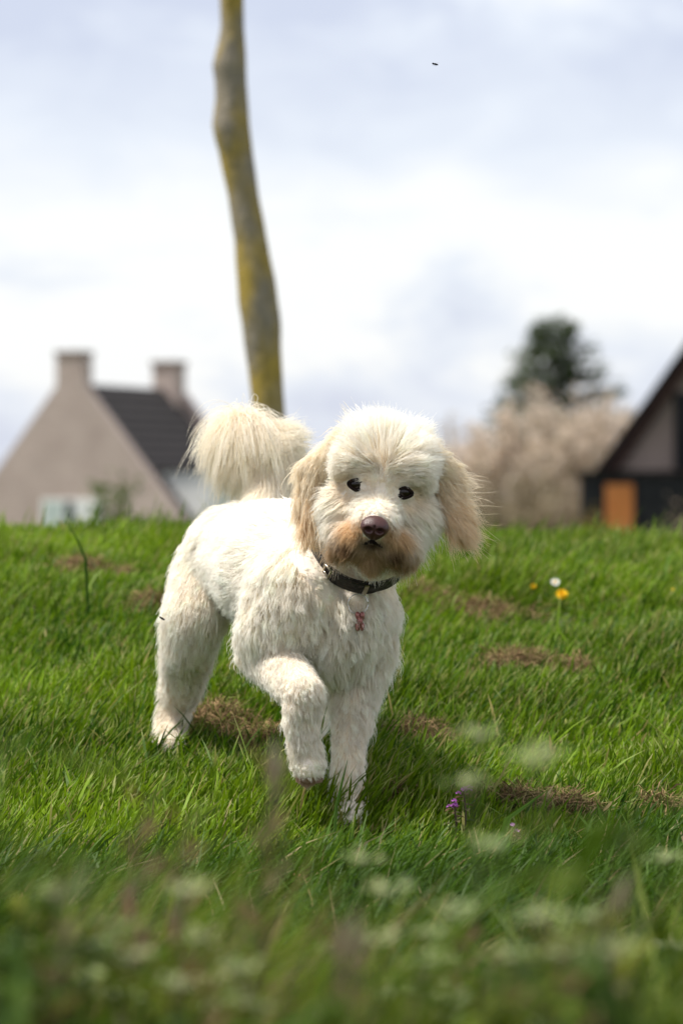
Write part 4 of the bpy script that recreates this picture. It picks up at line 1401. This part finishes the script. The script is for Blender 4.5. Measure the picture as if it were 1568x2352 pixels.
# ------------------------------------------------------------------ flowers on the bank
def flower(name, label, u, v, kind, size, height):
    x, d = solve_ground(u, v + 12)
    p = P(u, v, d)
    base = Vector((p.x, d, gz(p.x, d)))
    root = empty(name, base)
    tag(root, label, 'flower')
    top = p - base
    A = Arr(); A.tube([(0, 0, 0), tuple(top * .5 + Vector((.003, 0, 0))), tuple(top)], [.0016, .0014, .0012], (.10, .18, .03), 6)
    link('stem', A.mesh('stem', True), root, LEAF)
    A = Arr(); r = random.Random(int(u))
    face = Vector((.0, -.75, .65)).normalized()
    a = face.cross(Vector((0, 0, 1))).normalized(); b2 = face.cross(a)
    rings = {'dandelion': ((1.0, 22, (.75, .46, .005)), (.72, 18, (.80, .52, .01)), (.42, 12, (.78, .45, .005))), 'daisy': ((1.0, 18, (.80, .80, .78)),), 'bud': ((.8, 10, (.62, .46, .02)),)}[kind]
    for ri, (q, n, c) in enumerate(rings):
        for k in range(n):
            th = 2 * math.pi * k / n + ri * .3 + r.uniform(-.1, .1)
            rad = a * math.cos(th) + b2 * math.sin(th)
            dr = (rad + face * (.25 + .45 * ri)).normalized()
            A.leaf(top + face * .002 * ri, dr, rad.cross(face), size * q * r.uniform(.9, 1.05), size * .26, c, fold=.05)
    link('petals', A.mesh('petals'), root, PETAL)
    if kind == 'daisy':
        V, F = ico_arrays(Vector((0, 0, 0)), size * .34, 2)
        o = link('disc', mesh_from('disc', [top + face * .001 + q for q in V], F, [(.75, .5, .02)] * len(V), True), root, PETAL)
flower('dandelion', 'bright yellow dandelion in full flower beside the white daisy', 1289, 1366, 'dandelion', .0165, .06)
flower('daisy', 'white daisy just beyond the yellow dandelion', 1274, 1338, 'daisy', .0125, .06)
flower('dandelion', 'half open yellow dandelion to the dog\'s side of the daisy', 1224, 1348, 'dandelion', .0095, .06)
flower('buttercup', 'tiny yellow buttercup alone in the mown grass', 1544, 1354, 'bud', .0060, .05)

def dead_nettle(label, u, v, d, col, parts=5):
    p = P(u, v, d); base = Vector((p.x, d, gz(p.x, d)))
    root = empty('dead_nettle', base)
    tag(root, label, 'flower')
    top = p - base; r = random.Random(int(u * 3))
    A = Arr(); A.tube([(0, 0, 0), tuple(top * .6 + Vector((.004, 0, 0))), tuple(top)], [.002, .0018, .0014], (.12, .08, .06), 6)
    for k in range(8):
        az = k * 1.57 + .4; q = top * (.45 + .07 * k)
        A.leaf(q, (math.cos(az), math.sin(az), .25), (-math.sin(az), math.cos(az), 0), .024 - .0012 * k, .015, (.07 + .01 * k, .11 - .006 * k, .035), droop=.4)
    link('stem', A.mesh('stem'), root, LEAF)
    A = Arr()
    for k in range(parts):
        az = r.uniform(3.4, 6.0)
        dr = Vector((math.cos(az), math.sin(az), .7)).normalized()
        q = top + Vector((r.uniform(-.006, .006), -.003, r.uniform(-.008, .004)))
        A.leaf(q, dr, (-math.sin(az), math.cos(az), 0), .013, .0070, col, fold=.3)
        A.leaf(q + dr * .008, (dr + Vector((0, -.4, -.9))).normalized(), (-math.sin(az), math.cos(az), 0), .008, .0075, col, fold=.2)
    link('petals', A.mesh('petals'), root, PETAL)
dead_nettle('purple dead nettle flower, the upper of a pair beside a broad leaf', 1064, 1816, 5.86, (.42, .13, .45))
dead_nettle('purple dead nettle flower, the lower of a pair in the grass', 1042, 1846, 5.82, (.40, .13, .43))
dead_nettle('faint lilac flower sunk in the long grass', 1182, 1902, 5.72, (.40, .22, .42), 2)
dead_nettle('small salmon pink flower in dark grass below the lifted paw', 686, 2008, 5.45, (.62, .28, .22), 3)

# single standing stalks
def stalk(label, pts, w, c):
    base = Vector(pts[0]); root_loc = Vector((base.x, base.y, gz(base.x, base.y)))
    A = Arr()
    V, F = [], []
    pl = [root_loc] + [Vector(p) for p in pts[1:]]
    for i, p in enumerate(pl):
        ww = w * (1 - (i / (len(pl) - 1)) ** 2 * .92)
        V += [p + Vector((-ww / 2, 0, 0)) - root_loc, p + Vector((0, .002, -.0005)) - root_loc, p + Vector((ww / 2, 0, 0)) - root_loc]
    for i in range(len(pl) - 1):
        for k in range(2):
            F.append((i * 3 + k, i * 3 + k + 1, i * 3 + k + 4, i * 3 + k + 3))
    A.add(V, F, c)
    o = link('grass_stalk', A.mesh('grass_stalk', True), None, GRASS)
    o.location = root_loc
    tag(o, label, 'grass stalk')
stalk('lone dark green grass stalk leaning out of the turf near the crest', [P(205, 1320, 7.8), P(197, 1285, 7.8), P(176, 1235, 7.78), P(150, 1194, 7.75)], .007, (.035, .085, .012))
stalk('tall pale green blade standing beside the planted fore leg', [P(765, 1900, 5.78), P(772, 1850, 5.78), P(787, 1790, 5.77), P(798, 1745, 5.76)], .006, (.09, .17, .03))
stalk('broad green blade leaning past the thin straw mat', [P(1120, 1915, 5.62), P(1165, 1880, 5.62), P(1215, 1845, 5.62), P(1262, 1810, 5.6)], .012, (.10, .20, .03))

# ------------------------------------------------------------------ insects
def insect(label, u, v, d, ang):
    c = P(u, v, d)
    root = empty('fly', c)
    tag(root, label, 'insect')
    ax = Vector((math.cos(ang), .2, math.sin(ang))).normalized(); up = Vector((0, 0, 1)); sd = ax.cross(up).normalized(); up = sd.cross(ax)
    A = Arr(); A.tube([-ax * .0048, -ax * .004, -ax * .0028, -ax * .0018, ax * .0002, ax * .0018, ax * .0045, ax * .006], [.0004, .0012, .0014, .0010, .0017, .0014, .0012, .0003], (.012, .010, .012), 8)
    link('body', A.mesh('body', True), root, BLOSSOM)
    for sg in (-1, 1):
        A = Arr(); A.leaf(up * .0012, ax * .9 + sd * sg * .55 + up * (.35 if sg > 0 else .05), sd, .0085, .0030, (.30, .30, .32))
        link('wing', A.mesh('wing'), root, LEAF)
    A = Arr()
    for k in (-1, 0, 1):
        for sg in (-1, 1):
            A.tube([ax * k * .0012, ax * k * .002 + sd * sg * .002 - up * .001, ax * k * .0026 + sd * sg * .0024 - up * .003], [.0002] * 3, (.01, .01, .01), 3)
    link('legs', A.mesh('legs'), root, BLOSSOM)
insect('small dark fly in the air against the sky', 998, 147, 6.0, -.25)
insect('small dark fly in the air beside the hind leg', 372, 1420, 6.0, -.6)

# ------------------------------------------------------------------ weeds of the verge, between camera and dog
def weed_proto(seed, kind):
    """one metre tall model: stem, leaves, heads"""
    r = random.Random(seed)
    S = Arr(); HH = []
    g = r.uniform(.7, 1.25)
    sc = (.07 * g, .10 * g, .03 * g)
    if kind == 'bloom':
        pts = [(0, 0, 0), (.02, 0, .35), (.03, .01, .7), (.05, 0, 1.0)]
        S.tube(pts, [.007, .006, .005, .003], sc, 5)
        heads = [Vector((.05, 0, 1.0))]
        for k in range(r.randint(2, 4)):
            t = r.uniform(.55, .85); b = Vector((.03 * t, 0, t)); az = r.uniform(0, 6.28)
            e = b + Vector((math.cos(az) * .12, math.sin(az) * .12, r.uniform(.06, .2)))
            S.tube([b, b.lerp(e, .5), e], [.004, .003, .002], sc, 4); heads.append(e)
        for k in range(16):
            t = r.uniform(.06, .9); az = r.uniform(0, 6.28)
            c = r.choice([(.04, .07, .006), (.065, .09, .007), (.095, .10, .008), (.045, .075, .008)])
            S.leaf((.03 * t, 0, t), (math.cos(az), math.sin(az), r.uniform(.0, .7)), (-math.sin(az), math.cos(az), 0), r.uniform(.10, .26) * (1.1 - .5 * t), r.uniform(.014, .028), c, droop=r.uniform(.2, .8))
        pc = r.choice([(.50, .55, .28), (.58, .60, .36), (.42, .48, .22)])
        for h in heads:
            Hh = Arr(); HH.append(Hh)
            Hh.tube([h + Vector((0, 0, -.012)), h, h + Vector((0, 0, .004))], [.004, .022, .006], (.30, .33, .17), 6)
            for k in range(16):
                az = r.uniform(0, 6.28); rad = .055 * math.sqrt(r.random())
                q = h + Vector((math.cos(az) * rad, math.sin(az) * rad, r.uniform(-.006, .007)))
                Hh.leaf(q, (math.cos(az), math.sin(az), r.uniform(-.05, .3)), (-math.sin(az), math.cos(az), .1), r.uniform(.016, .032), .016, tuple(x * r.uniform(.85, 1.1) for x in pc))
    elif kind == 'leafy':
        S.tube([(0, 0, 0), (-.02, 0, .4), (.01, .02, .95)], [.008, .006, .002], sc, 5)
        for k in range(44):
            t = r.uniform(.1, 1.0) ** .8; az = r.uniform(0, 6.28)
            c = r.choice([(.034, .074, .004), (.070, .105, .005), (.110, .125, .007), (.045, .085, .005)])
            S.leaf((0, 0, t * .95), (math.cos(az), math.sin(az), r.uniform(.0, .8)), (-math.sin(az), math.cos(az), 0), r.uniform(.14, .34) * (1.15 - .55 * t), r.uniform(.014, .030), c, droop=r.uniform(.2, .9))
    else:                                                   # seeding, dry
        S.tube([(0, 0, 0), (.03, 0, .5), (.08, .02, 1.0)], [.005, .004, .002], (.11, .10, .04), 4)
        for k in range(12):
            t = r.uniform(.05, .6); az = r.uniform(0, 6.28)
            S.leaf((.03 * t, 0, t), (math.cos(az), math.sin(az), r.uniform(.3, 1.2)), (-math.sin(az), math.cos(az), 0), r.uniform(.2, .4), .028, r.choice([(.07, .11, .02), (.17, .13, .06), (.10, .12, .03)]), droop=.6)
        Hh = Arr(); HH.append(Hh)
        for k in range(30):
            t = r.uniform(.68, 1.02); az = r.uniform(0, 6.28)
            Hh.leaf((.08 * t, .02 * t, t), (math.cos(az), math.sin(az), .9), (-math.sin(az), math.cos(az), 0), r.uniform(.03, .07), .014, tuple(x * r.uniform(.7, 1.2) for x in (.15, .12, .055)))
    return S.mesh('stem'), [q.mesh('flower_head') for q in HH]
for k_ in range(1):
    protos = [(k, *weed_proto(100 + i, k)) for i, k in enumerate(['bloom'] * 5 + ['leafy'] * 4 + ['dry'] * 3)]
for k, s_, h_ in protos:
    s_.materials.append(LEAF)
    for q_ in h_: q_.materials.append(PETAL)
WLAB = {'bloom': ('pale_weed', 'out of focus weed with pale whitish flower clusters on the verge', 'weeds in pale flower on the verge'),
        'leafy': ('leafy_weed', 'out of focus leafy green weed without flowers on the verge', 'leafy weeds on the verge'),
        'dry': ('seed_stalk', 'out of focus brownish seed stalk among the verge weeds', 'dry seed stalks on the verge')}
def place_weed(kind, u, v, d, rr_):
    cand = [p for p in protos if p[0] == kind]
    k, s_, h_ = rr_.choice(cand)
    p = P(u, v, d); g0 = gz(p.x, d)
    h = max(.12, p.z - g0)
    nm, lab, grp = WLAB[kind]
    root = empty(nm, (p.x - .05 * h, d, g0), rr_.uniform(0, 6.28) if kind != 'dry' else rr_.uniform(-.6, .6))
    sx = .30 + .45 * h
    if kind == 'bloom': sx = .24 + .08 * h
    root.scale = (sx, sx, h)
    root.rotation_euler[0] = rr_.uniform(-.03, .03); root.rotation_euler[1] = rr_.uniform(-.02, .03)
    tag(root, lab, 'weed', grp)
    link('stem', s_, root)
    for q_ in h_: link('flower_head', q_, root)
rw = random.Random(77)
env = ([-60, 0, 200, 450, 750, 1000, 1250, 1450, 1630], [1960, 1960, 2010, 2110, 2190, 2130, 2050, 1990, 1940])
for i in range(110):
    u = rw.uniform(-80, 1650); d = rw.uniform(2.2, 3.5)
    v = np.interp(u, *env) + rw.uniform(0, 330)
    place_weed(rw.choices(['bloom', 'leafy', 'dry'], [.08, .72, .20])[0], u, v, d, rw)
for kind, u, v, d in [('leafy', 60, 1520, 2.6), ('leafy', 20, 1700, 2.5), ('leafy', 95, 1745, 2.6), ('leafy', 170, 1800, 2.7), ('leafy', 45, 1790, 2.4), ('leafy', 260, 1860, 2.7), ('leafy', 130, 1870, 2.5), ('leafy', -20, 1600, 2.5),
                      ('bloom', 1240, 1690, 2.9), ('bloom', 1385, 1745, 2.8), ('bloom', 960, 2035, 2.9), ('bloom', 885, 1970, 3.2), ('bloom', 240, 2040, 2.7),
                      ('bloom', 620, 2160, 2.7), ('bloom', 680, 2230, 2.7), ('bloom', 530, 2265, 2.6), ('bloom', 1440, 2100, 2.6), ('bloom', 1280, 2210, 2.6), ('bloom', 980, 2150, 2.8),
                      ('dry', 330, 1900, 2.8), ('dry', 420, 1950, 2.7), ('dry', 575, 1800, 2.9), ('leafy', 1572, 1660, 2.4), ('leafy', 1585, 1760, 2.4)]:
    place_weed(kind, u, v, d, rw)
for i in range(10):
    place_weed('bloom', rw.uniform(40, 1550), rw.uniform(2010, 2320), rw.uniform(2.5, 3.1), rw)
